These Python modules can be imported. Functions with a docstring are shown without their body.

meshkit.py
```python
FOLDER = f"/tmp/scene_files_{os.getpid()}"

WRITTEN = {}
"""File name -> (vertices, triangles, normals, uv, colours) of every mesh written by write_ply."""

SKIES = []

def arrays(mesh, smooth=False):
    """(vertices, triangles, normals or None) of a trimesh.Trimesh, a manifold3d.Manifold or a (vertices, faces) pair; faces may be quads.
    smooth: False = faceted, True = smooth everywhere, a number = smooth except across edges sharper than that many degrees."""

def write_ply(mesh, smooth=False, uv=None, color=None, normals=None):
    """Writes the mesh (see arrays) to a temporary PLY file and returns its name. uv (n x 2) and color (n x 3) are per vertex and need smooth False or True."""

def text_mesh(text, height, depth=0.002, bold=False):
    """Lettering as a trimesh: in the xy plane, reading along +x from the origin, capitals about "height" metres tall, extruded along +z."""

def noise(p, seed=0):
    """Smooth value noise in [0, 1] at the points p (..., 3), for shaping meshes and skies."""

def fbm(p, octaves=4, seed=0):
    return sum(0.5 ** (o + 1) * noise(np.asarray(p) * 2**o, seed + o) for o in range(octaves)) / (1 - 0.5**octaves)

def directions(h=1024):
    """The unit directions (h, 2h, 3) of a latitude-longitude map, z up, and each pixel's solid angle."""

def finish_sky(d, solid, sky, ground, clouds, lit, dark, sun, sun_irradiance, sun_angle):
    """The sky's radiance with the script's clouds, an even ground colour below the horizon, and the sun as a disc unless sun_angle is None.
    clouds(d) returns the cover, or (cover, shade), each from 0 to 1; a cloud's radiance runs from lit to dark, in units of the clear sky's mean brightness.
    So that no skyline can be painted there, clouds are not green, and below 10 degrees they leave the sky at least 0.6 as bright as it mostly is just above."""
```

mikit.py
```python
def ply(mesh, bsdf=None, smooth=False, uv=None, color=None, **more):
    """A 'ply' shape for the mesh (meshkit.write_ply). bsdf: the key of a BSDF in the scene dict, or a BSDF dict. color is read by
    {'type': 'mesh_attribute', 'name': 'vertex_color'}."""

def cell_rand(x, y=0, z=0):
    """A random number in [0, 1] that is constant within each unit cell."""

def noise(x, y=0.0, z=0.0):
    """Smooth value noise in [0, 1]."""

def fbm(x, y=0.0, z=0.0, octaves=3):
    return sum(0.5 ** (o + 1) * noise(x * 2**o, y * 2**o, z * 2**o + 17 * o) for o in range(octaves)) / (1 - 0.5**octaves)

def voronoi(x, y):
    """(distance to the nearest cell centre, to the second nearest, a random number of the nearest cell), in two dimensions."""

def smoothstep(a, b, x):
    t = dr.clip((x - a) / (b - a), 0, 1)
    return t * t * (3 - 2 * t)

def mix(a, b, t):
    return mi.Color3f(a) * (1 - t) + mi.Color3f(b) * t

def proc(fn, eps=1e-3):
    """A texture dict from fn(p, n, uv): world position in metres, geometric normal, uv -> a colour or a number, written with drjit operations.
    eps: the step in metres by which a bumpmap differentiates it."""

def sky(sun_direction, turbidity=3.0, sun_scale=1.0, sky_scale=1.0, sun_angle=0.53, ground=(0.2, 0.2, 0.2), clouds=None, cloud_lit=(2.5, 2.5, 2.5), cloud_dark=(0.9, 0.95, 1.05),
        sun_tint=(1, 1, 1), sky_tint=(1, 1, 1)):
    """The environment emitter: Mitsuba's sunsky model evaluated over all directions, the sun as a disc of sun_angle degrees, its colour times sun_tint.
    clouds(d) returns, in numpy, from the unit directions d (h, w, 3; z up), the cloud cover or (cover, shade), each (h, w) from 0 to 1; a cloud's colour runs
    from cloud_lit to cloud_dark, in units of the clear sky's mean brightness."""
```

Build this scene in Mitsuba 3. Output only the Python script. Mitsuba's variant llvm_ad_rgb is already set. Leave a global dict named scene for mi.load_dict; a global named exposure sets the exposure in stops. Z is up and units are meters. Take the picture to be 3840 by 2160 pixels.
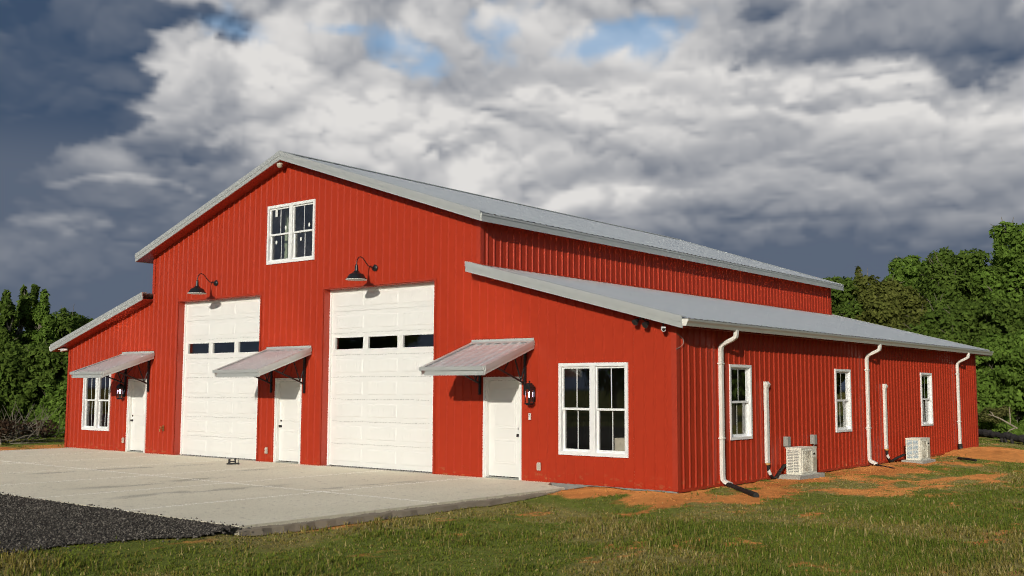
import math, random
import numpy as np
import trimesh
import shapely
from shapely.geometry import Polygon, box as sbox
import drjit as dr
import mitsuba as mi
import mikit, meshkit

scene, labels = {}, {}
T = mi.ScalarTransform4f

# ------------------------------------------------------------------ camera, sky, exposure
CAM = [9.933, -17.074, 1.846]
scene['camera'] = {'type': 'perspective', 'fov': 51.67, 'fov_axis': 'x', 'near_clip': 0.1, 'far_clip': 3000.0,
                   'to_world': T().look_at(origin=CAM, target=[3.6675, -9.3388, 2.7983], up=[0.05686, -0.07649, 0.99545])}
exposure = 1.3
SUN = (0.40, -1.0, 0.325)

# cloud banks as ellipses in degrees of (azimuth from north, elevation, half width, half height, tilt)
BANKS = {
 'slate_low': [(-62.9,7.4,12.1,4.1,0), (-57.3,8.5,5.2,3.2,0), (-60.6,11.1,6.5,1.3,0)],
 'slate_right': [(-22.9,6.0,19.4,2.0,0), (-26.0,6.7,6.5,1.3,0)],
 'band_right': [(-17.6,10.1,9.0,1.2,0), (-19.9,8.6,12.9,0.9,0), (-25.9,9.7,5.4,0.6,0)],
 'mid_grey': [(-26.9,12.3,7.1,0.8,-4), (-31.2,11.5,5.4,0.6,-4), (-16.9,12.0,7.1,1.0,0), (-43.2,16.3,4.3,0.8,0), (-34.4,16.8,4.3,0.8,-6)],
 'bank': [(-52.0,14.8,2.4,1.6,0), (-49.0,14.3,4.5,1.8,0), (-43.6,14.5,4.3,1.5,0), (-38.8,13.9,5.6,2.0,0), (-33.1,13.9,5.6,1.5,-6), (-51.3,12.5,4.3,1.1,-8), (-44.2,11.7,6.5,1.3,0), (-36.6,11.4,5.6,1.3,0), (-27.9,14.3,5.6,1.1,-8), (-31.2,10.0,5.6,0.6,0)],
 'bank_right': [(-22.7,15.6,6.9,1.3,-5), (-16.8,14.9,5.4,1.1,0), (-20.8,13.3,7.1,0.9,-5), (-14.1,12.7,3.4,1.3,0)],
 'high': [(-57.3,16.0,3.9,2.6,0), (-50.6,18.5,5.6,1.5,0), (-53.1,16.5,4.3,1.5,0), (-40.4,19.9,7.1,1.1,0), (-27.9,18.4,3.7,1.3,0), (-28.9,20.0,4.3,0.6,0), (-33.1,16.4,3.9,1.1,-8)],
 'dark_left': [(-64.4,16.5,5.0,4.1,0), (-62.3,14.5,3.0,1.6,0), (-61.0,19.2,6.0,1.0,0), (-61.2,16.5,2.8,1.7,0), (-68,17.5,7,5,0)],
 'dark_right': [(-16.7,18.0,9.0,1.6,0), (-25.1,19.2,1.3,0.6,0), (-21.2,17.7,3.9,0.9,0), (-13.6,16.7,3.4,1.5,0)],
 'wisp': [(-55.1,15.2,1.5,1.5,0), (-57.8,13.3,0.6,0.6,0)],
 'streaks': [(-60.7,11.8,5.0,0.5,-3), (-62.8,8.2,3.7,0.3,0), (-58.1,10.1,1.7,0.2,0), (-60.8,10.1,1.3,0.2,0), (-53.7,11.6,2.2,0.6,-10)],
 'veil': [(-61.5,11.9,6.0,1.0,-3), (-56.5,13.0,3.2,0.9,0)],
 'low_light': [(-18.0,7.9,8.2,0.6,0), (-29.1,9.4,5.6,0.4,0)],
 'holes': [(-54.0,18.8,1.1,0.6,0), (-45.2,18.3,1.3,0.7,-20), (-39.0,19.2,1.0,0.9,0), (-33.5,18.7,2.4,0.6,10), (-31.1,18.6,0.9,0.9,0), (-49.1,19.0,0.9,0.3,0)],
}


def np_step(a, b, x):
    t = np.clip((x - a) / (b - a), 0, 1)
    return t * t * (3 - 2 * t)


ROT = np.array([[0.80, 0.36, -0.48], [-0.60, 0.48, -0.64], [0.0, 0.80, 0.60]])


def turb(P, octaves, seed, puffy=False):
    """fractal noise with a turned grid at every octave; puffy: round bulges with creases between them"""
    s, w, t = 0.0, 1.0, 0.0
    for o in range(octaves):
        n = meshkit.noise(P, seed + o)
        s = s + w * (np.abs(2 * n - 1) * 1.6 if puffy else n); t += w
        P = P @ ROT * 2.07 + 3.1; w *= 0.55
    return s / t


def clouds(d):
    az = np.degrees(np.arctan2(d[..., 0], d[..., 1]))
    el = np.degrees(np.arcsin(np.clip(d[..., 2], -1, 1)))
    lift = np.where(el < 30, 0.42 * el - 0.0055 * el**2, 7.65 + 0.09 * (el - 30))      # flatter cloud shapes towards the horizon
    P = np.stack([d[..., 0] * 9, d[..., 1] * 9, lift], -1)
    w1, w2 = turb(P * 1.1, 5, 11) - 0.5, turb(P * 1.1 + 40, 5, 47) - 0.5
    A, E = az + w1 * 5.0, el + w2 * 3.0
    Q = P + np.stack([w1, w2, w1 - w2], -1) * 0.5
    puff = turb(Q * 1.35, 4, 23, True)
    up = np.array([0.02, -0.03, 0.075])
    relief = turb(Q * 1.35, 3, 23, True) - turb((Q + up) * 1.35, 3, 23, True)
    big = turb(Q * 0.6, 2, 61, True) - turb((Q + up * 3.0) * 0.6, 2, 61, True)
    fine = turb(P * 4.5, 4, 5) - 0.5
    rag = (puff - 0.52) * 1.5 + fine * 0.6

    def lay(S, name, top, base, soft, rough, amount=1.0):
        for a, e, ra, re, tilt in BANKS[name]:
            t = math.radians(tilt)
            x, y = A - a, E - e
            x, y = x * math.cos(t) + y * math.sin(t), -x * math.sin(t) + y * math.cos(t)
            f = 1 - np.sqrt((x / (ra * 1.15)) ** 2 + (y / (re * 1.25)) ** 2) + rag * rough
            m = np_step(-soft, soft, f) * amount
            value = base + (top - base) * np_step(-1.1, 0.7, y / re + rag * 0.5)
            S = S * (1 - m) + value * m
        return S

    wide = turb(P * 0.42, 4, 71)
    inside = np_step(38, 27, np.abs(az + 39)) * np_step(28, 21, el)
    S = (0.93 + (wide - 0.5) * 0.55) * (1 - inside) + (0.38 + 0.58 * np_step(9.5, 6.0, E)) * inside  # clouds out of view are dark, set to keep the ambient light low
    S = lay(S, 'high', 0.16, 0.32, 0.55, 0.8)
    S = lay(S, 'slate_low', 0.84, 0.93, 0.5, 0.45)
    S = lay(S, 'slate_right', 0.92, 0.98, 0.5, 0.35)
    S = lay(S, 'veil', 0.66, 0.80, 0.7, 0.5, 0.8)
    S = lay(S, 'streaks', 0.62, 0.74, 0.7, 0.9, 0.7)
    S = lay(S, 'low_light', 0.52, 0.70, 0.7, 0.9, 0.75)
    S = lay(S, 'bank', 0.03, 0.30, 0.28, 0.75)
    S = lay(S, 'bank_right', 0.10, 0.52, 0.40, 0.9)
    S = lay(S, 'mid_grey', 0.50, 0.66, 0.8, 1.0, 0.75)
    S = lay(S, 'band_right', 0.66, 0.90, 0.7, 0.8, 0.9)
    S = lay(S, 'wisp', 0.60, 0.72, 0.5, 1.2, 0.85)
    S = lay(S, 'dark_right', 0.74, 0.90, 0.45, 0.9)
    S = lay(S, 'dark_left', 0.93, 0.975, 0.22, 0.5)
    depth = np.clip(1.12 - S, 0.10, 1)
    S = S - (relief * 0.75 + big * 0.95 + (puff - 0.52) * 0.22) * depth + fine * 0.05
    hole = np.zeros_like(az)
    for a, e, ra, re, tilt in BANKS['holes']:
        t = math.radians(tilt)
        x, y = A - a, E - e
        x, y = x * math.cos(t) + y * math.sin(t), -x * math.sin(t) + y * math.cos(t)
        hole = np.maximum(hole, np_step(-0.45, 1.0, 1 - np.sqrt((x / (ra * 1.35)) ** 2 + (y / (re * 1.35)) ** 2) - rag * 1.3))
    cover = 1 - 0.62 * hole
    sun = np.array(SUN) / np.linalg.norm(SUN)
    near = np.degrees(np.arccos(np.clip(d @ sun, -1, 1)))
    cover = cover * np_step(9, 26, near + fine * 16)
    S = np.minimum(S, 1 - 0.085 * np_step(14.5, 10.5, el))      # cap on the cloud shade keeps the low sky a little paler
    return cover, np.clip(S, 0, 1)


scene['sky'] = mikit.sky(SUN, turbidity=3.0, sun_scale=1.0, sky_scale=2.2, ground=(0.09, 0.10, 0.05), clouds=clouds,
                         cloud_lit=(2.27, 2.22, 2.16), cloud_dark=(0.140, 0.240, 0.43), sky_tint=(0.75, 0.95, 1.15), sun_tint=(1.00, 1.32, 2.22))

# ------------------------------------------------------------------ materials
noise, fbm, mix, sstep = mikit.noise, mikit.fbm, mikit.mix, mikit.smoothstep


def two(b):
    return {'type': 'twosided', 'bsdf': b}


def rgb(*c):
    return {'type': 'rgb', 'value': list(c)}


def paint(key, col, rough=0.4, spec=0.5, metallic=0.0, coat=0.0):
    scene[key] = two({'type': 'principled', 'base_color': col if isinstance(col, dict) else rgb(*col), 'roughness': rough, 'specular': spec, 'metallic': metallic, 'clearcoat': coat})


def red_fn(p, n, uv):
    splash = sstep(0.62, 0.76, fbm(p.x * 9, p.y * 9, p.z * 14, 3)) * sstep(0.30, 0.04, p.z) * 0.45
    return mix((0.408, 0.035, 0.0115), (0.42, 0.16, 0.07), splash)


paint('red_metal', mikit.proc(red_fn), 0.45, 0.28)
paint('soffit_red', (0.33, 0.03, 0.012), 0.45)
paint('red_trim', (0.40, 0.038, 0.015), 0.42)


paint('galvalume', (0.67, 0.69, 0.70), 0.34, 0.5, 0.48)
paint('galvalume_trim', (0.60, 0.61, 0.59), 0.40, 0.5, 0.45)
paint('white_vinyl', (0.80, 0.80, 0.79), 0.35)
paint('door_white', (0.78, 0.77, 0.74), 0.45)
paint('gutter_white', (0.74, 0.72, 0.66), 0.4)
paint('black_metal', (0.012, 0.012, 0.013), 0.35)
paint('black_rubber', (0.014, 0.013, 0.012), 0.6)
paint('brass', (0.45, 0.30, 0.12), 0.35, 0.5, 0.8)
paint('chrome', (0.6, 0.6, 0.6), 0.25, 0.5, 0.9)
paint('unit_beige', (0.72, 0.69, 0.59), 0.5)
paint('unit_panel', (0.46, 0.42, 0.33), 0.5)
paint('fin_grey', (0.24, 0.25, 0.25), 0.5, 0.5, 0.3)
paint('label_blue', (0.16, 0.30, 0.42), 0.5)
paint('box_grey', (0.30, 0.30, 0.27), 0.5)
paint('pad_grey', (0.36, 0.35, 0.31), 0.8)
paint('copper_wrap', (0.62, 0.36, 0.12), 0.5)
paint('interior_wall', (0.20, 0.20, 0.18), 0.8)
paint('interior_floor', (0.25, 0.24, 0.22), 0.7)
paint('stud_green', (0.30, 0.36, 0.24), 0.8)
paint('sticker_white', (0.75, 0.75, 0.72), 0.6)
paint('outlet_grey', (0.55, 0.47, 0.40), 0.5)
scene['window_glass'] = {'type': 'thindielectric', 'int_ior': 1.8}
scene['lantern_glass'] = {'type': 'thindielectric', 'int_ior': 1.5}
scene['lamp_inside'] = two({'type': 'diffuse', 'reflectance': rgb(0.75, 0.74, 0.70)})

JX = [-21.36, -18.60, -15.84, -13.08, -10.32, -7.56, -4.80, -2.0]
JY = [-8.15, -4.25, 0.0]


def concrete_fn(p, n, uv):
    a = fbm(p.x * 0.9, p.y * 0.9, 0, 4)
    s = fbm(p.x * 2.4, p.y * 0.35, 3, 3)
    g = noise(p.x * 55, p.y * 55, p.z * 55)
    c = mix((0.53, 0.487, 0.372), (0.62, 0.575, 0.455), a * 0.7 + s * 0.3) * (0.93 + 0.14 * g)
    tyre = mi.Float(0)
    for x0, y0, y1 in ((-6.5, -7.9, -3.2), (-5.0, -4.6, -0.9), (-8.6, -7.4, -2.8), (-12.4, -6.5, -1.0)):
        t = sstep(0.34, 0.05, dr.abs(p.x - x0 - (noise(p.y * 0.5, x0) - 0.5) * 0.6)) * sstep(y0, y0 + 1.2, p.y) * sstep(y1, y1 - 1.2, p.y)
        tyre = dr.maximum(tyre, t)
    c = c * (1 - 0.30 * tyre * sstep(0.30, 0.62, fbm(p.x * 5, p.y * 2.2, 7, 3)))
    mark = sstep(0.9, 0.3, dr.sqrt(dr.square((p.x + 9.89 - 0.2 * (p.y + 1.87)) / 0.16) + dr.square((p.y + 1.87) / 0.62)))
    c = c * (1 - 0.38 * mark)
    speck = sstep(0.80, 0.90, noise(p.x * 14, p.y * 14, 3)) * 0.25
    return mix(c, (0.20, 0.17, 0.13), speck)


paint('concrete', mikit.proc(concrete_fn), 0.85, 0.3)
paint('joint_filler', (0.76, 0.73, 0.66), 0.9)
paint('concrete_edge', (0.24, 0.20, 0.15), 0.9)


# noise shared by numpy (where the grass grows) and the renderer (where the soil shows)
def np_rand(x, y, z):
    with np.errstate(over='ignore'):
        x, y, z = ((np.floor(v).astype(np.int64) + 1000000).astype(np.uint32) for v in (x, y, z))
        h = x * np.uint32(374761393) + y * np.uint32(668265263) + z * np.uint32(2147483647)
        h = (h ^ (h >> np.uint32(13))) * np.uint32(1274126177)
        return ((h ^ (h >> np.uint32(16))) & np.uint32(0xFFFFFF)) / 16777215.0


def np_noise(x, y, z=0.0):
    x, y = np.asarray(x, float), np.asarray(y, float)
    z = np.zeros_like(x) + z
    i = [np.floor(v) for v in (x, y, z)]
    t = [(v - a) * (v - a) * (3 - 2 * (v - a)) for v, a in zip((x, y, z), i)]
    e = lambda b, c: np_rand(i[0], i[1] + b, i[2] + c) * (1 - t[0]) + np_rand(i[0] + 1, i[1] + b, i[2] + c) * t[0]
    f = lambda c: e(0, c) * (1 - t[1]) + e(1, c) * t[1]
    return f(0) * (1 - t[2]) + f(1) * t[2]


def np_fbm(x, y, z=0.0, octaves=3):
    return sum(0.5 ** (o + 1) * np_noise(x * 2**o, y * 2**o, z * 2**o + 17 * o) for o in range(octaves)) / (1 - 0.5**octaves)


def dirt(x, y, F, st, ab, mx):
    side = st(3.6, 0.3, x) * st(-0.5, -0.1, x) * st(-2.6, -1.2, y) * st(23, 19, y)
    front = st(-2.9, -0.7, y) * st(-3.2, -2.2, x) * st(1.2, 0.2, x) * st(0.4, 0.1, y)
    track = st(1.3, 0.2, ab(x - 2.3 - 0.13 * (y - 4))) * st(-1, 3, y) * st(22, 15, y) * 0.80
    edge = st(-0.9, -1.9, x) * st(-2.2, -2.0, x) * st(-8.6, -7.5, y) * st(0, -2, y) * 0.62
    far = st(-27, -23, x) * st(-21.0, -21.6, x) * st(-6, -3, y) * st(1.4, 0.3, y) * 1.1
    wide = 0.30
    c = mx(mx(side, front), mx(mx(track, edge), mx(far, x * 0 + wide)))
    n1 = F(x * 1.7, y * 0.9, 1.0, 4)
    n2 = F(x * 9.0, y * 6.0, 5.0, 2)
    return st(0.40, 0.74, c * 0.80 + (n1 - 0.5) * 1.25 + (n2 - 0.5) * 0.42)


def np_dirt(x, y):
    return dirt(x, y, np_fbm, np_step, np.abs, np.maximum)


def ground_fn(p, n, uv):
    m = dirt(p.x, p.y, fbm, sstep, dr.abs, dr.maximum)
    a, b = fbm(p.x * 0.35, p.y * 0.35, 2, 3), fbm(p.x * 7, p.y * 7, 4, 3)
    dry = sstep(0.48, 0.66, fbm(p.x * 0.6, p.y * 0.6, 9, 3))
    lawn = mix(mix((0.100, 0.122, 0.022), (0.140, 0.155, 0.034), a), (0.240, 0.180, 0.075), dry * 0.60) * (0.65 + 0.7 * b)
    c = fbm(p.x * 1.1, p.y * 0.7, 13, 4)
    soil = mix((0.34, 0.105, 0.030), (0.66, 0.29, 0.085), c) * (0.78 + 0.44 * b)
    return mix(lawn, soil, m)


paint('ground_soil', mikit.proc(ground_fn), 0.95, 0.1)


def mound_fn(p, n, uv):
    c, b = fbm(p.x * 1.4, p.y * 1.4, 13, 4), fbm(p.x * 9, p.y * 9, 4, 3)
    return mix((0.42, 0.150, 0.042), (0.64, 0.27, 0.080), c) * (0.75 + 0.5 * b)


paint('mound_soil', mikit.proc(mound_fn), 0.95, 0.1)


def gravel_fn(p, n, uv):
    d1, d2, r = mikit.voronoi(p.x * 22, p.y * 22)
    return mix((0.040, 0.034, 0.028), (0.110, 0.095, 0.078), r * r) * (0.7 + 0.6 * noise(p.x * 3, p.y * 3))


paint('gravel_base', mikit.proc(gravel_fn), 0.9, 0.2)
scene['vertex_paint'] = two({'type': 'principled', 'base_color': {'type': 'mesh_attribute', 'name': 'vertex_color'}, 'roughness': 0.8, 'specular': 0.2})
scene['foliage'] = {'type': 'principledthin', 'base_color': {'type': 'mesh_attribute', 'name': 'vertex_color'}, 'roughness': 0.5, 'diff_trans': 0.7, 'spec_trans': 0.0}
scene['grass_blades'] = {'type': 'principledthin', 'base_color': {'type': 'mesh_attribute', 'name': 'vertex_color'}, 'roughness': 0.6, 'diff_trans': 0.7, 'spec_trans': 0.0}


def bark_fn(p, n, uv):
    a = fbm(p.x * 9, p.y * 9, p.z * 2.2, 3)
    return mix((0.085, 0.070, 0.052), (0.30, 0.265, 0.21), a)


paint('bark', mikit.proc(bark_fn), 0.9, 0.1)
paint('dead_wood', (0.34, 0.28, 0.20), 0.9)
paint('charred_wood', (0.030, 0.025, 0.024), 0.85)


# ------------------------------------------------------------------ mesh helpers
class MB:
    def __init__(self):
        self.v, self.f, self.n = [], [], 0

    def add(self, v, f):
        v, f = np.asarray(v, float), np.asarray(f, int)
        if f.shape[1] == 4:
            f = np.vstack([f[:, [0, 1, 2]], f[:, [0, 2, 3]]])
        self.v.append(v); self.f.append(f + self.n); self.n += len(v)
        return self

    def box(self, x0, x1, y0, y1, z0, z1):
        v = [[x, y, z] for x in (x0, x1) for y in (y0, y1) for z in (z0, z1)]
        return self.add(v, [[0, 1, 3, 2], [4, 6, 7, 5], [0, 4, 5, 1], [2, 3, 7, 6], [0, 2, 6, 4], [1, 5, 7, 3]])

    def hexa(self, a, b):
        """two quads (4 points each) joined into a solid"""
        return self.add(list(a) + list(b), [[0, 1, 2, 3], [7, 6, 5, 4], [0, 4, 5, 1], [1, 5, 6, 2], [2, 6, 7, 3], [3, 7, 4, 0]])

    def tube(self, pts, r, sides=8, caps=True):
        p = np.asarray(pts, float)
        r = np.broadcast_to(np.asarray(r, float), (len(p),))
        t = np.gradient(p, axis=0)
        t /= np.linalg.norm(t, axis=1, keepdims=True) + 1e-12
        ref = np.array([0.31, 0.17, 0.93]) if abs(t[0] @ [0.31, 0.17, 0.93]) < 0.9 else np.array([0.9, 0.3, 0.1])
        rows = []
        for k in range(len(p)):
            a = np.cross(t[k], ref); a /= np.linalg.norm(a)
            b = np.cross(t[k], a)
            ref = np.cross(a, t[k])
            ang = np.arange(sides) * 2 * np.pi / sides
            rows.append(p[k] + r[k] * (np.cos(ang)[:, None] * a + np.sin(ang)[:, None] * b))
        v = np.vstack(rows)
        f = []
        for k in range(len(p) - 1):
            for j in range(sides):
                j2 = (j + 1) % sides
                f.append([k * sides + j, k * sides + j2, (k + 1) * sides + j2, (k + 1) * sides + j])
        f = np.array(f)
        f = np.vstack([f[:, [0, 1, 2]], f[:, [0, 2, 3]]])
        if caps:
            for k, c in ((0, p[0]), (len(p) - 1, p[-1])):
                v = np.vstack([v, c]); ci = len(v) - 1
                f = np.vstack([f, [[ci, k * sides + (j + 1) % sides, k * sides + j] for j in range(sides)]])
        return self.add(v, f)

    def lathe(self, prof, origin, axis='z', sides=24):
        """prof: (radius, height) pairs"""
        ang = np.arange(sides) * 2 * np.pi / sides
        v = np.array([[r * math.cos(a), r * math.sin(a), h] for r, h in prof for a in ang])
        if axis == 'y':
            v = v[:, [0, 2, 1]]
        if axis == 'x':
            v = v[:, [2, 0, 1]]
        f = [[k * sides + j, k * sides + (j + 1) % sides, (k + 1) * sides + (j + 1) % sides, (k + 1) * sides + j] for k in range(len(prof) - 1) for j in range(sides)]
        return self.add(v + np.asarray(origin, float), f)

    def mesh(self):
        return np.vstack(self.v), np.vstack(self.f)


def numbered(key):
    if key not in scene and key not in labels and not any(k.startswith(key + '__') for k in scene):
        return key
    n = 1
    while f'{key}_{n:03d}' in scene or f'{key}_{n:03d}' in labels or any(k.startswith(f'{key}_{n:03d}__') for k in scene):
        n += 1
    return f'{key}_{n:03d}'


TAKEN = {}


def part(parent, name, mesh, mat, smooth=False, color=None, **extra):
    base = f'{parent}__{name}'
    n = TAKEN.get(base, 0); TAKEN[base] = n + 1
    key = base if n == 0 else f'{base}_{n:03d}'
    scene[key] = mikit.ply(mesh.mesh() if isinstance(mesh, MB) else mesh, mat, smooth=smooth, color=color, **extra)
    return key


def top(name):
    n = TAKEN.get(name, 0); TAKEN[name] = n + 1
    return name if n == 0 else f'{name}_{n:03d}'


def thing(name, label, cat, group=None, kind=None):
    key = top(name)
    labels[key] = {'label': label, 'category': cat}
    if group: labels[key]['group'] = group
    if kind: labels[key]['kind'] = kind
    return key


def single(name, mesh, mat, label, cat=None, kind=None, smooth=False, color=None, group=None):
    key = top(name)
    scene[key] = mikit.ply(mesh.mesh() if isinstance(mesh, MB) else mesh, mat, smooth=smooth, color=color)
    labels[key] = {'label': label}
    if cat: labels[key]['category'] = cat
    if kind: labels[key]['kind'] = kind
    if group: labels[key]['group'] = group
    return key


RIB = 0.2286
WALL_RIB, ROOF_RIB, AWNING_RIB = (0.030, 0.012, 0.021), (0.045, 0.012, 0.015), (0.029, 0.016, 0.030)     # half base, half crown, height


def strips(u0, u1, phase, rib):
    """break points (u, height) of ribbed sheet between u0 and u1; ribs at phase + k * RIB"""
    pts = [(u0, None), (u1, None)]
    k0, k1 = math.floor((u0 - phase) / RIB) - 1, math.ceil((u1 - phase) / RIB) + 1
    knots = []
    for k in range(k0, k1 + 1):
        c = phase + k * RIB
        knots += [(c - rib[0], 0.0), (c - rib[1], rib[2]), (c + rib[1], rib[2]), (c + rib[0], 0.0)]
    ku, kh = np.array(knots).T
    us = sorted({u0, u1, *[u for u in ku if u0 < u < u1]})
    return [(u, float(np.interp(u, ku, kh))) for u in us]


def sheet(region, u0, u1, O, U, V, N, phase=0.0, lift=0.0, rib=WALL_RIB):
    """the ribbed sheet over region (shapely, in u and v) between u0 and u1"""
    O, U, V, N = (np.asarray(a, float) for a in (O, U, V, N))
    m, any_ = MB(), False
    br = strips(u0, u1, phase, rib)
    for (a, ha), (b, hb) in zip(br, br[1:]):
        if b - a < 1e-6: continue
        g = region.intersection(sbox(a, -50, b, 50))
        for q in getattr(g, 'geoms', [g]):
            if q.geom_type != 'Polygon' or q.area < 1e-7: continue
            vv, ff = trimesh.creation.triangulate_polygon(q, engine='earcut')
            h = ha + (hb - ha) * (vv[:, 0] - a) / (b - a) + lift
            m.add(O + vv[:, :1] * U + vv[:, 1:2] * V + h[:, None] * N, ff); any_ = True
    return m if any_ else None


def panelled(parent, region, ustart, uend, O, U, V, N, mat, step=4 * RIB, name='panel', rib=WALL_RIB):
    """sheet metal panels side by side, each a part, lapping over one rib (alternate panels lie 1.5 mm proud)"""
    s = 1 if uend > ustart else -1
    n = math.ceil(abs(uend - ustart) / step - 1e-6)
    for k in range(n):
        a, b = ustart + s * k * step, ustart + s * min((k + 1) * step, abs(uend - ustart))
        m = sheet(region, min(a, b) - (0.012 if k else 0), max(a, b), O, U, V, N, ustart, 0.0015 * (k % 2), rib)
        if m is not None:
            part(parent, name, m, mat)


# ------------------------------------------------------------------ the barn
W, D = 21.738, 18.986
ML, MR = -17.189, -4.778
XR, ZR, SM = -11.139, 7.772, 0.3302                     # ridge, main slope
ER, EL = -4.448, -17.564                                # main eaves
LS_R, LS_L = 0.2635, 0.274                              # slopes of the lean-to roofs
OV = 0.37                                               # gable overhang
zmain = lambda x: ZR - SM * abs(x - XR)
zright = lambda x: 3.142 + LS_R * (0.358 - x)
zleft = lambda x: 3.142 + LS_L * (x + 22.196)
B = thing('barn', 'large red metal barn with a grey metal roof, two white garage doors and lean-to wings', 'barn')

GH = 4.25
GARAGE = [(-15.892, -12.241), (-9.787, -6.096)]
DOORS = [(-18.296, 0.98, 'left'), (-11.546, 1.03, 'left'), (-4.647, 1.027, 'right')]
DH = 2.10
FWIN = [(-20.785, -19.24, 0.562, 2.365, 2), (-2.670, -1.041, 0.562, 2.365, 2), (-12.02, -10.17, 5.010, 6.525, 2)]
SWIN = [(2.04, 2.992), (7.395, 8.347), (13.57, 14.522)]
SZ0, SZ1 = 0.856, 2.358

front = Polygon([(-W, 0), (0, 0), (0, zright(0) - 0.12), (MR, zright(MR) - 0.12), (MR, zmain(MR) - 0.10), (XR, ZR - 0.10), (ML, zmain(ML) - 0.10), (ML, zleft(ML) - 0.12), (-W, zleft(-W) - 0.12)])
for a, b in GARAGE: front = front.difference(sbox(a, -1, b, GH))
for a, w, _ in DOORS: front = front.difference(sbox(a + 0.03, -1, a + w - 0.03, DH - 0.03))
for a, b, z0, z1, _ in FWIN: front = front.difference(sbox(a + 0.03, z0 + 0.03, b - 0.03, z1 - 0.03))
wall = f'{B}__wall'
panelled(wall, front, 0.0, -W, (0, 0, 0), (1, 0, 0), (0, 0, 1), (0, -1, 0), 'red_metal')
# right side wall
side = Polygon([(0, 0), (D, 0), (D, zright(0) - 0.12), (0, zright(0) - 0.12)])
for a, b in SWIN: side = side.difference(sbox(a + 0.03, SZ0 + 0.03, b - 0.03, SZ1 - 0.03))
TAKEN[wall] = 1
panelled(f'{B}__wall_001', side, 0.0, D, (0, 0, 0), (0, 1, 0), (0, 0, 1), (1, 0, 0), 'red_metal')
panelled(f'{B}__wall_002', sbox(0, zright(MR) - 0.03, D, zmain(MR) - 0.10), 0.0, D, (MR, 0, 0), (0, 1, 0), (0, 0, 1), (1, 0, 0), 'red_metal')
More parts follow.
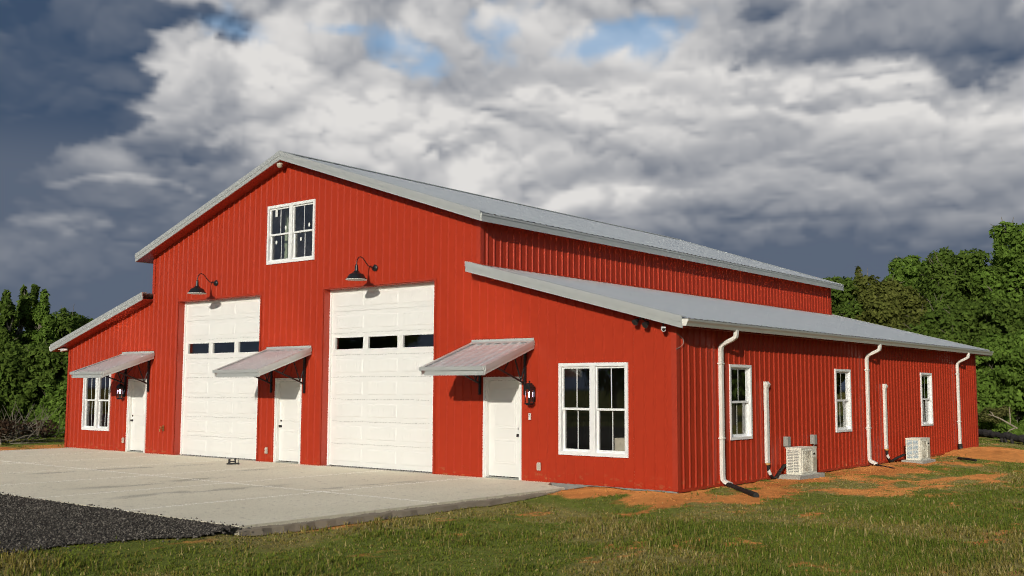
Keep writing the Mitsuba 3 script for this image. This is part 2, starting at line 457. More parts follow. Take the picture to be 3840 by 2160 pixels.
# left and rear walls
panelled(f'{B}__wall_003', sbox(0, 0, D, zleft(-W) - 0.12), 0.0, D, (-W, 0, 0), (0, 1, 0), (0, 0, 1), (-1, 0, 0), 'red_metal')
panelled(f'{B}__wall_004', sbox(0, zleft(ML) - 0.03, D, zmain(ML) - 0.10), 0.0, D, (ML, 0, 0), (0, 1, 0), (0, 0, 1), (-1, 0, 0), 'red_metal')
rear = Polygon([(-W, 0), (0, 0), (0, zright(0) - 0.12), (MR, zright(MR) - 0.12), (MR, zmain(MR) - 0.10), (XR, ZR - 0.10), (ML, zmain(ML) - 0.10), (ML, zleft(ML) - 0.12), (-W, zleft(-W) - 0.12)])
panelled(f'{B}__wall_005', rear, 0.0, -W, (0, D, 0), (1, 0, 0), (0, 0, 1), (0, 1, 0), 'red_metal')

# corner trims and base trim
for x, y, sx, sy, z0, z1 in ((0, 0, 1, -1, 0, zright(0) - 0.14), (-W, 0, -1, -1, 0, zleft(-W) - 0.14), (0, D, 1, 1, 0, zright(0) - 0.14), (MR, 0, 1, -1, zright(MR) + 0.02, zmain(MR) - 0.12), (ML, 0, -1, -1, zleft(ML) + 0.02, zmain(ML) - 0.12), (MR, D, 1, 1, zright(MR) + 0.02, zmain(MR) - 0.12)):
    m = MB()
    ax, bx = sorted((x + sx * 0.023, x - sx * 0.09)); ay, by = sorted((y + sy * 0.023, y + sy * 0.012))
    m.box(ax, bx, ay, by, z0, z1)
    ax, bx = sorted((x + sx * 0.023, x + sx * 0.012)); ay, by = sorted((y + sy * 0.012, y - sy * 0.09))
    m.box(ax, bx, ay, by, z0, z1)
    part(B, 'corner_trim', m, 'red_trim')
part(B, 'base_trim', MB().box(0.0, 0.022, 0.03, D - 0.03, -0.02, 0.035), 'red_trim')
part(B, 'floor', MB().box(-W + 0.01, -0.01, 0.0, D - 0.01, -0.25, 0.0), 'interior_floor')
m = MB()
m.box(MR - 0.1, MR + 0.05, 0.25, D - 0.1, 0.005, zright(MR) - 0.1).box(ML - 0.05, ML + 0.1, 0.25, D - 0.1, 0.005, zleft(ML) - 0.1)
m.box(MR + 0.06, -0.06, 6.0, 6.12, 0.005, 3.0).box(MR + 0.06, -0.06, 11.9, 12.02, 0.005, 3.0)
part(B, 'partition', m, 'interior_wall')
part(B, 'stud', MB().box(-11.90, -11.80, 0.45, 0.54, 4.2, 7.0).box(-11.95, -10.1, 1.8, 1.95, 4.6, 4.75), 'stud_green')
part(B, 'loft_floor', MB().box(ML + 0.1, MR - 0.1, 0.08, D - 0.2, 4.42, 4.50), 'interior_floor')


# ---- roof planes
def roof(parent, x_hi, z_hi, x_lo, z_lo, y0, y1):
    L = math.hypot(x_lo - x_hi, z_hi - z_lo)
    V = np.array([(x_lo - x_hi) / L, 0, (z_lo - z_hi) / L]); Nn = np.array([-V[2], 0, V[0]]); Nn = Nn if Nn[2] > 0 else -Nn
    panelled(parent, sbox(0, 0, y1 - y0, L), 0.0, y1 - y0, (x_hi, y0, z_hi), (0, 1, 0), V, Nn, 'galvalume', rib=ROOF_RIB)
    return L, V, Nn


def slope_strip(x0, z0, x1, z1, ya, yb, top_off, bot_off):
    """a solid strip following a slope line, vertical depth from top_off to bot_off below the roof line, between ya and yb"""
    if x0 > x1: x0, z0, x1, z1 = x1, z1, x0, z0
    a = [(x0, ya, z0 - top_off), (x1, ya, z1 - top_off), (x1, ya, z1 - bot_off), (x0, ya, z0 - bot_off)]
    return a, [(x, yb, z) for x, _, z in a]


ROOFS = [('roof', XR, ZR, ER, zmain(ER)), ('roof_001', -4.86, zright(-4.86), 0.358, 3.142), ('roof_002', XR, ZR, EL, zmain(EL)), ('roof_003', -17.13, zleft(-17.13), -22.196, 3.142)]
for rk, (rn, xh, zh, xl, zl) in enumerate(ROOFS):
    P_ = f'{B}__{rn}'
    if rk in (1, 3):   # the lean-to sheets start at the barn's side wall; only the overhang reaches past it
        roof(P_, xh, zh, xl, zl, -OV, D + OV)
    else:
        roof(P_, xh, zh, xl, zl, -OV, D + OV)
    # rake trims: folded metal, an upper band standing proud of a lower band
    for yf, s in ((-OV, -1), (D + OV, 1)):
        m = MB()
        m.hexa(*slope_strip(xh, zh, xl, zl, yf + s * 0.035, yf + s * 0.004, -0.030, 0.085))
        m.hexa(*slope_strip(xh, zh, xl, zl, yf + s * 0.020, yf - s * 0.010, 0.0852, 0.19))
        m.hexa(*slope_strip(xh, zh, xl, zl, yf + s * 0.0039, yf - s * 0.13, -0.030, -0.020))
        part(P_, 'rake_trim', m, 'galvalume_trim')
        # soffit under the gable overhang
        m = MB()
        ya, yb = sorted((yf - s * 0.011, yf - s * (OV - 0.002)))
        m.hexa(*slope_strip(xh, zh, xl, zl, ya, yb, 0.165, 0.18))
        part(P_, 'soffit', m, 'soffit_red')
    sx = 1 if xl > xh else -1
    wx = {0: MR, 1: 0.0, 2: ML, 3: -W}[rk]
    # eave soffit
    a, b = sorted((wx + sx * 0.024, xl - sx * 0.012))
    zz = lambda x: zl + (zh - zl) * (x - xl) / (xh - xl)
    m = MB(); m.hexa(*[[(a, y, zz(a) - 0.165), (b, y, zz(b) - 0.165), (b, y, zz(b) - 0.18), (a, y, zz(a) - 0.18)] for y in (-OV + 0.02, D + OV - 0.02)])
    part(P_, 'soffit', m, 'soffit_red')
    if rk in (0, 2):
        m = MB(); a, b = sorted((xl - sx * 0.010, xl + sx * 0.012)); m.box(a, b, -OV, D + OV, zl - 0.19, zl - 0.012)
        a, b = sorted((xl + sx * 0.013, xl + sx * 0.030)); m.box(a, b, -OV, D + OV, zl - 0.060, zl - 0.030)
        a, b = sorted((xl + sx * 0.013, xl + sx * 0.026)); m.box(a, b, -OV, D + OV, zl - 0.195, zl - 0.165)
        part(P_, 'eave_trim', m, 'galvalume_trim')
    else:
        # box gutter with an ogee front, closed by an end cap
        m = MB()
        prof = [(0.0, -0.03), (0.0, -0.145), (0.075, -0.150), (0.092, -0.095), (0.118, -0.060), (0.122, -0.022), (0.108, -0.022), (0.104, -0.055), (0.080, -0.090), (0.064, -0.138), (0.012, -0.135), (0.012, -0.03)]
        v = np.array([[xl - sx * 0.002 + sx * a, y, zl + b] for y in (-OV + 0.002, D + OV - 0.002) for a, b in prof]); n = len(prof)
        m.add(v, [[k, (k + 1) % n, n + (k + 1) % n, n + k] for k in range(n)])
        part(P_, 'gutter', m, 'galvalume_trim')
        m = MB()
        for ya, yb in ((-OV - 0.006, -OV + 0.0015), (D + OV - 0.0015, D + OV + 0.006)):
            pf = prof[1:6] + [(0.0, -0.022)]
            q = [[(xl + sx * a, y, zl + b) for a, b in pf] for y in (ya, yb)]; k = len(pf)
            m.add(q[0] + q[1], [[i, (i + 1) % k, k + (i + 1) % k, k + i] for i in range(k)] + [[0, 1, 2, 5], [2, 3, 4, 5], [6, 7, 8, 11], [8, 9, 10, 11]])
        part(P_, 'end_cap', m, 'gutter_white')  # paler than the gutter: its sunlit look is put into the colour
    if rk in (1, 3):   # flashing along the wall
        x0 = wx + (MR - 0.0 if rk == 1 else ML + W)
        m = MB(); a, b = (MR + 0.024, MR + 0.12) if rk == 1 else (ML - 0.12, ML - 0.024)
        f = zright if rk == 1 else zleft
        m.hexa(*[[(a, y, f(a) + 0.028), (b, y, f(b) + 0.028), (b, y, f(b) + 0.021), (a, y, f(a) + 0.021)] for y in (0.0, D)])
        part(P_, 'flashing', m, 'red_trim')
m = MB()
for s in (-1, 1):
    m.hexa(*[[(XR, y, ZR + 0.045), (XR + s * 0.16, y, ZR + 0.045 - 0.16 * SM), (XR + s * 0.16, y, ZR + 0.030 - 0.16 * SM), (XR, y, ZR + 0.030)] for y in (-OV - 0.036, D + OV + 0.036)])
part(f'{B}__roof', 'ridge_cap', m, 'galvalume_trim')

# ---- garage doors
ROWS = 8
for gi, (a, b) in enumerate(GARAGE):
    G = f'{B}__garage_door' + ('' if gi == 0 else '_001')
    yd, jt = 0.215, 0.05
    m = MB()      # red lined reveal
    m.box(a, a + 0.012, 0.0, yd + 0.05, 0, GH).box(b - 0.012, b, 0.0, yd + 0.05, 0, GH).box(a + 0.012, b - 0.012, 0.0, yd + 0.05, GH - 0.012, GH)
    m.box(a - 0.05, a, -0.024, -0.0205, 0, GH + 0.05).box(b, b + 0.05, -0.024, -0.0205, 0, GH + 0.05).box(a, b, -0.024, -0.0205, GH, GH + 0.05)
    part(G, 'reveal', m, 'red_trim')
    m = MB()      # white stop moulding
    m.box(a + 0.0125, a + 0.0125 + jt, yd - 0.035, yd - 0.002, 0.003, GH - 0.013).box(b - 0.0125 - jt, b - 0.0125, yd - 0.035, yd - 0.002, 0.003, GH - 0.013)
    m.box(a + 0.0125 + jt, b - 0.0125 - jt, yd - 0.035, yd - 0.002, GH - 0.013 - jt, GH - 0.013)
    part(G, 'stop', m, 'door_white')
    x0, x1 = a + 0.02, b - 0.02
    sh = (GH - 0.03) / ROWS
    wdt = (x1 - x0 - 0.20) / 3
    cols = [x0 + 0.10 + k * wdt + 0.085 for k in range(3)]
    pw = wdt - 0.17
    for r in range(ROWS):
        z0 = 0.014 + r * sh; z1 = z0 + sh - 0.005
        if r == 5:      # window row: rails and stiles around three panes
            m = MB()
            zb, zt = z0 + 0.135, z1 - 0.105
            m.box(x0, x1, yd, yd + 0.05, z0, zb).box(x0, x1, yd, yd + 0.05, zt, z1)
            xs = [x0] + sum([[c, c + pw] for c in cols], []) + [x1]
            for q in range(0, 8, 2): m.box(xs[q], xs[q + 1], yd, yd + 0.05, zb, zt)
            part(G, 'section', m, 'door_white')
            for c in cols:
                fm = MB(); e = 0.03
                fm.box(c - e, c + pw + e, yd - 0.010, yd - 0.0005, zb - e, zb + 0.004).box(c - e, c + pw + e, yd - 0.010, yd - 0.0005, zt - 0.004, zt + e)
                fm.box(c - e, c + 0.004, yd - 0.010, yd - 0.0005, zb + 0.004, zt - 0.004).box(c + pw - 0.004, c + pw + e, yd - 0.010, yd - 0.0005, zb + 0.004, zt - 0.004)
                part(G, 'pane_frame', fm, 'door_white')
                part(G, 'pane', MB().add([(c, yd + 0.02, zb), (c + pw, yd + 0.02, zb), (c + pw, yd + 0.02, zt), (c, yd + 0.02, zt)], [[0, 1, 2, 3]]), 'window_glass')
            continue
        part(G, 'section', MB().box(x0, x1, yd, yd + 0.05, z0, z1), 'door_white')
        for c in cols:      # embossed panel: sloped rim and vertical flutes
            m = MB(); za, zb = z0 + 0.105, z1 - 0.105; e, d1 = 0.016, 0.009
            o = [(c, yd, za), (c + pw, yd, za), (c + pw, yd, zb), (c, yd, zb)]
            i_ = [(c + e, yd - d1, za + e), (c + pw - e, yd - d1, za + e), (c + pw - e, yd - d1, zb - e), (c + e, yd - d1, zb - e)]
            m.add(o + i_, [[0, 1, 5, 4], [1, 2, 6, 5], [2, 3, 7, 6], [3, 0, 4, 7]])
            nf = 9; fw = (pw - 2 * e) / nf
            for k in range(nf):
                u = c + e + k * fw
                ys = [yd - d1, yd - d1, yd - d1 + 0.003]; us = [u, u + fw * 0.84, u + fw * 0.92]
                q = [(us[0], ys[0]), (us[1], ys[1]), (us[2], ys[2]), (u + fw, yd - d1)]
                for (ua, y_a), (ub, y_b) in zip(q, q[1:]):
                    m.add([(ua, y_a, za + e), (ub, y_b, za + e), (ub, y_b, zb - e), (ua, y_a, zb - e)], [[0, 1, 2, 3]])
            part(G, 'raised_panel', m, 'door_white')
    part(G, 'bottom_seal', MB().box(x0, x1, yd + 0.004, yd + 0.04, 0.0015, 0.0139), 'black_rubber')

# ---- entry doors
for di, (a, w, hand) in enumerate(DOORS):
    K = f'{B}__door' + ('' if di == 0 else f'_{di:03d}')
    b = a + w
    m = MB(); c = 0.055
    m.box(a, a + c, -0.030, 0.0, 0.002, DH).box(b - c, b, -0.030, 0.0, 0.002, DH).box(a + c, b - c, -0.030, 0.0, DH - c, DH)
    m.box(a + c - 0.02, a + c + 0.018, 0.0005, 0.13, 0.002, DH - c).box(b - c - 0.018, b - c + 0.02, 0.0005, 0.13, 0.002, DH - c).box(a + c + 0.018, b - c - 0.018, 0.0005, 0.13, DH - c - 0.018, DH - c + 0.02)
    part(K, 'frame', m, 'door_white')
    x0, x1, z0, z1, ys = a + c + 0.022, b - c - 0.022, 0.045, DH - c - 0.023, 0.085
    part(K, 'slab', MB().box(x0, x1, ys, ys + 0.045, z0, z1), 'door_white')
    for za, zb in ((0.30, 0.80), (1.03, 1.86)):
        m = MB(); e = 0.014; p0, p1 = x0 + 0.13, x1 - 0.13
        def ring(off, y): return [(p0 + off, y, za + off), (p1 - off, y, za + off), (p1 - off, y, zb - off), (p0 + off, y, zb - off)]
        lv = [ring(0, ys - 0.0005), ring(0.010, ys - 0.010), ring(0.024, ys - 0.010), ring(0.040, ys - 0.003), ring(0.058, ys - 0.009)]
        v = sum(lv, [])
        f = [[4 * k + j, 4 * k + (j + 1) % 4, 4 * k + 4 + (j + 1) % 4, 4 * k + 4 + j] for k in range(len(lv) - 1) for j in range(4)] + [[16, 17, 18, 19]]
        m.add(v, f)
        part(K, 'raised_panel', m, 'door_white')
    part(K, 'threshold', MB().box(a + c + 0.019, b - c - 0.019, -0.02, 0.13, 0.001, 0.026), 'box_grey')
    part(K, 'sweep', MB().box(x0, x1, ys + 0.005, ys + 0.04, 0.028, 0.044), 'black_rubber')
    hx = x0 + 0.065 if hand == 'left' else x1 - 0.065
    for z, r, nm in ((0.90, 0.032, 'knob'), (1.035, 0.027, 'deadbolt')):
        m = MB().lathe([(0.0, -0.001), (r, -0.001), (r, -0.012), (r * 0.42, -0.016), (r * 0.42, -0.032), (r * 0.9, -0.04), (r, -0.055), (r * 0.7, -0.068), (0.0, -0.07)] if nm == 'knob' else [(0.0, -0.001), (r, -0.001), (r * 0.9, -0.018), (r * 0.5, -0.022), (0, -0.022)], (hx, ys, z), 'y', 16)
        part(K, nm, m, 'black_metal' if not (di == 2 and nm == 'deadbolt') else 'chrome', smooth=40)


# ---- windows
def window(wi, O, U, N, w, z0, z1, units, stickers=()):
    K = f'{B}__window' + ('' if wi == 0 else f'_{wi:03d}')
    O, U, N = (np.asarray(q, float) for q in (O, U, N))

    def bx(m, u0, u1, za, zb, h0, h1):
        a = [O + u * U + np.array([0, 0, z]) + h0 * N for u, z in ((u0, za), (u1, za), (u1, zb), (u0, zb))]
        m.hexa(a, [q + (h1 - h0) * N for q in a])

    fw = 0.068 if units == 2 else 0.055
    mm = 0.13
    m = MB()
    bx(m, 0, fw, z0, z1, -0.09, 0.034); bx(m, w - fw, w, z0, z1, -0.09, 0.034)
    bx(m, fw, w - fw, z1 - fw, z1, -0.09, 0.034); bx(m, fw, w - fw, z0, z0 + fw, -0.09, 0.034)
    if units == 2: bx(m, w / 2 - mm / 2, w / 2 + mm / 2, z0 + fw, z1 - fw, -0.09, 0.030)
    part(K, 'frame', m, 'white_vinyl')
    spans = [(fw, w / 2 - mm / 2), (w / 2 + mm / 2, w - fw)] if units == 2 else [(fw, w - fw)]
    zm = (z0 + z1) / 2
    for si, (a, b) in enumerate(spans):
        for lo in (0, 1):
            za, zb = (z0 + fw, zm + 0.022) if lo else (zm - 0.022, z1 - fw)
            h0, h1 = (-0.045, -0.012) if not lo else (-0.085, -0.047)
            r = 0.036 if lo else 0.024
            m = MB()
            bx(m, a, a + r, za, zb, h0, h1); bx(m, b - r, b, za, zb, h0, h1)
            bx(m, a + r, b - r, zb - 0.040, zb, h0, h1); bx(m, a + r, b - r, za, za + (0.05 if lo else 0.044), h0, h1)
            part(K, 'sash', m, 'white_vinyl')
            hg = (h0 + h1) / 2
            m = MB(); bx(m, (a + b) / 2 - 0.010, (a + b) / 2 + 0.010, za + 0.05, zb - 0.04, hg - 0.012, hg - 0.004)
            part(K, 'muntin', m, 'white_vinyl')
            q = [O + u * U + np.array([0, 0, z]) + hg * N for u, z in ((a + r, za + 0.044), (b - r, za + 0.044), (b - r, zb - 0.04), (a + r, zb - 0.04))]
            part(K, 'pane', MB().add(q, [[0, 1, 2, 3]]), 'window_glass')
    for u, z, r in stickers:
        m = MB(); c = O + u * U + np.array([0, 0, z]) - 0.016 * N
        h = -0.016 if z > zm else -0.055
        c = O + u * U + np.array([0, 0, z]) + h * N
        k = 14
        if r < 0.05:
            ring = [c + r * (math.cos(t) * U + np.array([0, 0, math.sin(t) * 1.5])) for t in np.arange(k) * 2 * np.pi / k]
        else:
            k = 4; ring = [c + np.array([0, 0, dz]) + du * U for du, dz in ((-0.045, -0.09), (0.045, -0.09), (0.045, 0.09), (-0.045, 0.09))]
        v = ring + [q + 0.003 * N for q in ring]
        m.add(v, [[j, (j + 1) % k, k + (j + 1) % k, k + j] for j in range(k)])
        m.add([q + 0.003 * N for q in ring] + [c + 0.003 * N], [[j, (j + 1) % k, k] for j in range(k)])
        part(K, 'sticker', m, 'sticker_white')


for i, (a, b, z0, z1, units) in enumerate(FWIN):
    st = [(0.69, 5.915, 0.034), (1.60, 5.911, 0.034), (0.28, 5.575, 0.034), (1.245, 5.58, 0.034), (0.31, 6.32, 0.08)] if i == 2 else []
    window(i, (a, -0.0, 0), (1, 0, 0), (0, -1, 0), b - a, z0, z1, units, st)
for i, (a, b) in enumerate(SWIN):
    window(3 + i, (0.0, a, 0), (0, 1, 0), (1, 0, 0), b - a, SZ0, SZ1, 1)
single('carton', MB().box(-1.50, -1.22, 0.20, 0.50, 0.001, 0.915), 'unit_panel', 'tall beige carton standing inside behind the lower right corner of the right double window', 'box')

# ---- awnings over the entry doors
AWN = [(-18.657, -17.019), (-11.922, -10.207), (-4.971, -3.305)]
for ai, (a, b) in enumerate(AWN):
    K = f'{B}__awning' + ('' if ai == 0 else f'_{ai:03d}')
    zt, zf, pj = 2.815, 2.262, 1.56
    L = math.hypot(pj, zt - zf); V = np.array([0, -pj / L, (zf - zt) / L]); Nn = np.array([0, V[2], -V[1]]); Nn = Nn if Nn[2] > 0 else -Nn
    panelled(K, sbox(0, 0, b - a, L), 0.0, b - a, (a, -0.0, zt), (1, 0, 0), V, Nn, 'galvalume', rib=AWNING_RIB)
    line = lambda y: zt + (zf - zt) * (-y) / pj
    m = MB()   # decking underneath
    m.hexa([(a + 0.01, -0.024, line(0.024) - 0.03), (b - 0.01, -0.024, line(0.024) - 0.03), (b - 0.01, -pj + 0.02, line(-pj) - 0.03), (a + 0.01, -pj + 0.02, line(-pj) - 0.03)],
           [(a + 0.01, -0.024, line(0.024) - 0.05), (b - 0.01, -0.024, line(0.024) - 0.05), (b - 0.01, -pj + 0.02, line(-pj) - 0.05), (a + 0.01, -pj + 0.02, line(-pj) - 0.05)])
    part(K, 'decking', m, 'galvalume_trim')
    for x, s in ((a, -1), (b, 1)):
        m = MB()
        def sl(x0, x1, t0, t1, y0=-0.022, y1=-pj):
            m.hexa([(x0, y0, line(y0) - t0), (x0, y1, line(y1) - t0), (x0, y1, line(y1) - t1), (x0, y0, line(y0) - t1)], [(x1, y0, line(y0) - t0), (x1, y1, line(y1) - t0), (x1, y1, line(y1) - t1), (x1, y0, line(y0) - t1)])
        sl(x + s * 0.030, x + s * 0.004, -0.030, 0.065)
        sl(x + s * 0.016, x - s * 0.006, 0.0652, 0.135)
        sl(x + s * 0.0039, x - s * 0.075, -0.030, -0.0225)
        part(K, 'rake_trim', m, 'galvalume_trim')
    m = MB(); zc = line(-pj)
    m.box(a - 0.03, b + 0.0, -pj - 0.055, -pj - 0.006, zc - 0.055, zc + 0.022).box(a + 0.10, b + 0.01, -pj - 0.018, -pj + 0.010, zc - 0.150, zc - 0.0555)
    m.box(a + 0.10, b + 0.01, -pj - 0.048, -pj - 0.0185, zc - 0.150, zc - 0.105)
    part(K, 'eave_trim', m, 'galvalume_trim')
    m = MB(); m.box(a - 0.01, b + 0.01, -0.030, -0.0205, zt + 0.01, zt + 0.075)
    m.hexa([(a - 0.01, -0.0301, zt + 0.032), (b + 0.01, -0.0301, zt + 0.032), (b + 0.01, -0.12, zt - 0.008), (a - 0.01, -0.12, zt - 0.008)], [(a - 0.01, -0.0301, zt + 0.026), (b + 0.01, -0.0301, zt + 0.026), (b + 0.01, -0.12, zt - 0.014), (a - 0.01, -0.12, zt - 0.014)])
    part(K, 'flashing', m, 'galvalume_trim')
    for x in (a + 0.24, b - 0.21):
        m = MB(); h = 0.025
        zl, zd = 1.73, 1.965
        m.box(x - h, x + h, -0.060, -0.0225, zl, line(-0.04) - 0.055)
        yb = -pj + 0.38
        m.hexa([(x - h, -0.0605, line(-0.06) - 0.052), (x + h, -0.0605, line(-0.06) - 0.052), (x + h, yb, line(yb) - 0.052), (x - h, yb, line(yb) - 0.052)],
               [(x - h, -0.0605, line(-0.06) - 0.09), (x + h, -0.0605, line(-0.06) - 0.09), (x + h, yb, line(yb) - 0.09), (x - h, yb, line(yb) - 0.09)])
        m.tube([(x, -0.055, zd), (x, yb + 0.06, line(yb + 0.06) - 0.085)], 0.021, 6)
        m.tube([(x, -0.17, zd + 0.055), (x, -0.42, line(-0.42) - 0.085)], 0.016, 6)
        m.tube([(x, -0.17, zd + 0.055), (x, -0.060, zd + 0.36)], 0.013, 6)
        m.tube([(x, -0.42, line(-0.42) - 0.085), (x, -0.72, zd + 0.02 + (line(yb) - 0.085 - zd) * 0.62)], 0.012, 6)
        part(K, 'bracket', m, 'black_metal')


# ---- downspouts (parts of the barn)
def rect_pipe(m, pts, wy, wt):
    """rectangular pipe along points in the x-z plane at one y; wy wide along y, wt thick"""
    p = np.array(pts, float)
    t = np.gradient(p, axis=0); t /= np.linalg.norm(t, axis=1, keepdims=True)
    rings = []
    for c, d in zip(p, t):
        n = np.array([d[2], 0, -d[0]])
        rings.append([c + n * wt / 2 + np.array([0, wy / 2, 0]), c + n * wt / 2 - np.array([0, wy / 2, 0]), c - n * wt / 2 - np.array([0, wy / 2, 0]), c - n * wt / 2 + np.array([0, wy / 2, 0])])
    v = [q for r in rings for q in r]
    f = [[4 * k + j, 4 * k + (j + 1) % 4, 4 * k + 4 + (j + 1) % 4, 4 * k + 4 + j] for k in range(len(p) - 1) for j in range(4)]
    f += [[3, 2, 1, 0], [4 * len(p) - 4, 4 * len(p) - 3, 4 * len(p) - 2, 4 * len(p) - 1]]
    m.add(v, f)


for y, kick in ((1.60, True), (9.33, True), (16.86, False)):
    m = MB()
    pts = [(0.41, y, 3.005), (0.41, y, 2.93), (0.395, y, 2.87), (0.345, y, 2.835), (0.145, y, 2.745), (0.090, y, 2.70), (0.072, y, 2.63), (0.072, y, 1.4), (0.072, y, 0.20 if kick else 0.21)]
    if kick: pts += [(0.080, y, 0.13), (0.115, y, 0.085), (0.26, y, 0.03)]
    rect_pipe(m, pts, 0.086, 0.070)
    part(B, 'downspout', m, 'gutter_white')
    m = MB()
    for z in (2.35, 0.9): m.box(0.018, 0.119, y - 0.060, y + 0.060, z, z + 0.025)
    part(B, 'downspout_strap', m, 'gutter_white')

# ------------------------------------------------------------------ ground setting
def ground_z(x, y):
    x, y = np.asarray(x, float), np.asarray(y, float)
    z = -0.13 + (np_fbm(x * 0.22, y * 0.22, 5, 3) - 0.5) * 0.10 + (np_fbm(x * 1.3, y * 1.3, 8, 3) - 0.5) * 0.045
    wallside = np_step(2.4, 0.2, x) * np_step(-2.6, -0.6, y) * np_step(-3.4, -2.4, x) * np_step(22, 20, y)
    z = z * (1 - wallside) + (-0.020 + (np_fbm(x * 2.1, y * 2.1, 3, 3) - 0.5) * 0.05) * wallside
    drive = np_step(-0.5, -1.9, x) * np_step(-7.9, -8.8, y)
    z = z * (1 - drive) + (-0.034 + (np_fbm(x * 1.3, y * 1.3, 8, 3) - 0.5) * 0.02) * drive
    left = np_step(-20.6, -21.4, x) * np_step(-26, -22.5, x)
    z = z * (1 - left) + (0.02 + (np_fbm(x * 2, y * 2, 3, 3) - 0.5) * 0.06) * left
    # the sheet dips under the apron, the drive and the barn
    under = (np_step(-21.75, -21.2, x) * np_step(-1.9, -2.25, x) * np_step(-8.6, -8.2, y) * np_step(0.3, 0.0, y))
    under = np.maximum(under, np_step(-21.75, -21.5, x) * np_step(0.02, -0.25, x) * np_step(-0.02, 0.25, y) * np_step(19.1, 18.8, y))
    return z - 0.22 * under


def axis_points(lo, hi, fine, a, b, grow=1.12):
    mid = np.arange(a, b + 1e-6, fine)
    left, right, s = [], [], fine
    q = a
    while q > lo: s *= grow; q -= s; left.append(q)
    q, s = b, fine
    while q < hi: s *= grow; q += s; right.append(q)
    return np.array(left[::-1] + list(mid) + right)


gx, gy = axis_points(-900, 900, 0.16, -4, 8), axis_points(-900, 900, 0.16, -13, 21)
X, Y = np.meshgrid(gx, gy, indexing='ij')
Z = ground_z(X, Y)
v = np.stack([X, Y, Z], -1).reshape(-1, 3)
i, j = np.meshgrid(np.arange(len(gx) - 1), np.arange(len(gy) - 1), indexing='ij')
k = i * len(gy) + j
f = np.stack([k, k + len(gy), k + len(gy) + 1, k + 1], -1).reshape(-1, 4)
f = np.vstack([f[:, [0, 1, 2]], f[:, [0, 2, 3]]])
single('lawn', (v, f), 'ground_soil', 'grassy yard with patches of bare orange clay around the barn', kind='structure', smooth=True)

# concrete apron: slabs with open joints
A_ = top('concrete_apron')
labels[A_] = {'label': 'pale concrete apron in front of the garage doors', 'kind': 'structure'}
for xi in range(len(JX) - 1):
    for yi in range(2):
        g = 0.020
        poly = sbox(JX[xi] + (g if xi else 0), JY[yi] + (g if yi else 0), JX[xi + 1] - (g if xi < len(JX) - 2 else 0), JY[yi + 1] - (g if yi == 0 else 0.001))
        if xi == len(JX) - 2 and yi == 1:
            poly = poly.difference(Polygon([(-2.0, -0.74), (-2.62, -0.45), (-2.95, 0.1), (-1.0, 0.1), (-1.0, -0.74)]))
        m = trimesh.creation.extrude_polygon(poly, 0.14, engine='earcut'); m.apply_translation([0, 0, -0.14])
        part(A_, 'slab', (m.vertices, m.faces), 'concrete')
m = MB()
for x in JX[1:-1]: m.box(x - 0.0205, x + 0.0205, JY[0] + 0.002, -0.003, -0.1, 0.0012)
for xa, xb in zip(JX, JX[1:]): m.box(xa + 0.0206, xb - 0.0206, JY[1] - 0.0205, JY[1] + 0.0205, -0.1, 0.0015)
part(A_, 'joint', m, 'joint_filler')
rng = np.random.default_rng(4)
# strip of rough concrete footing showing below the slab's right edge
m = MB()
ys = np.linspace(-8.2, -0.74, 40)
xs = -2.0 + 0.03 + rng.random(40) * 0.05
v = []
for x, y in zip(xs, ys): v += [(-2.001, y, -0.03 - rng.random() * 0.02), (x, y, -0.045 - rng.random() * 0.03), (x + 0.03, y, -0.2)]
m.add(v, [[3 * k + a, 3 * k + a + 1, 3 * k + a + 4, 3 * k + a + 3] for k in range(39) for a in (0, 1)])
part(A_, 'footing', m, 'concrete_edge')

# gravel drive
gv = top('gravel_drive')
pg = [(-60, -8.17), (-1.95, -8.17), (-1.72, -8.5), (-1.72, -9.0), (-2.1, -9.8), (-2.35, -10.6), (-2.15, -11.4), (-2.6, -13.0), (-4, -16), (-8, -24), (-60, -40)]
ring = np.array(shapely.segmentize(Polygon(pg), 0.25).exterior.coords)[:-1]
wob = np.where(ring[:, 1] < -8.3, 1.0, 0.0)[:, None] * np.column_stack([np_fbm(ring[:, 0] * 1.8, ring[:, 1] * 1.8, 2, 3) - 0.5, np_fbm(ring[:, 0] * 1.8, ring[:, 1] * 1.8, 6, 3) - 0.5]) * 0.9
pg = [tuple(q) for q in ring + wob]
poly = Polygon(pg).buffer(0)
tv, tf = trimesh.creation.triangulate_polygon(poly, engine='earcut')
scene[gv] = mikit.ply((np.column_stack([tv, np.full(len(tv), -0.010)]), tf), 'gravel_base')
labels[gv] = {'label': 'dark gravel drive running up to the concrete apron', 'kind': 'structure'}
n = 42000
px, py = rng.uniform(-11.5, -1.5, n), rng.uniform(-13.2, -8.02, n)
edge = Polygon(pg).exterior
ed_ = shapely.distance(shapely.points(px, py), edge); inn = shapely.contains_xy(Polygon(pg), px, py)
ok = inn | (rng.random(n) < np.where(py > -8.17, 0.16 * np.exp(-ed_ / 0.07), 0.50 * np.exp(-ed_ / 0.12)))
px, py = px[ok], py[ok]; n = len(px)
base = np.array([[1, 0, 0], [-1, 0, 0], [0, 1, 0], [0, -1, 0], [0, 0, 1], [0, 0, -0.6]], float)
tri = np.array([[0, 2, 4], [2, 1, 4], [1, 3, 4], [3, 0, 4], [2, 0, 5], [1, 2, 5], [3, 1, 5], [0, 3, 5]])
s = rng.uniform(0.008, 0.021, (n, 1, 1)) * rng.uniform(0.6, 1.3, (n, 6, 3))
ang = rng.uniform(0, 6.28, n); R = np.zeros((n, 3, 3)); R[:, 0, 0] = R[:, 1, 1] = np.cos(ang); R[:, 0, 1] = -np.sin(ang); R[:, 1, 0] = np.sin(ang); R[:, 2, 2] = 1
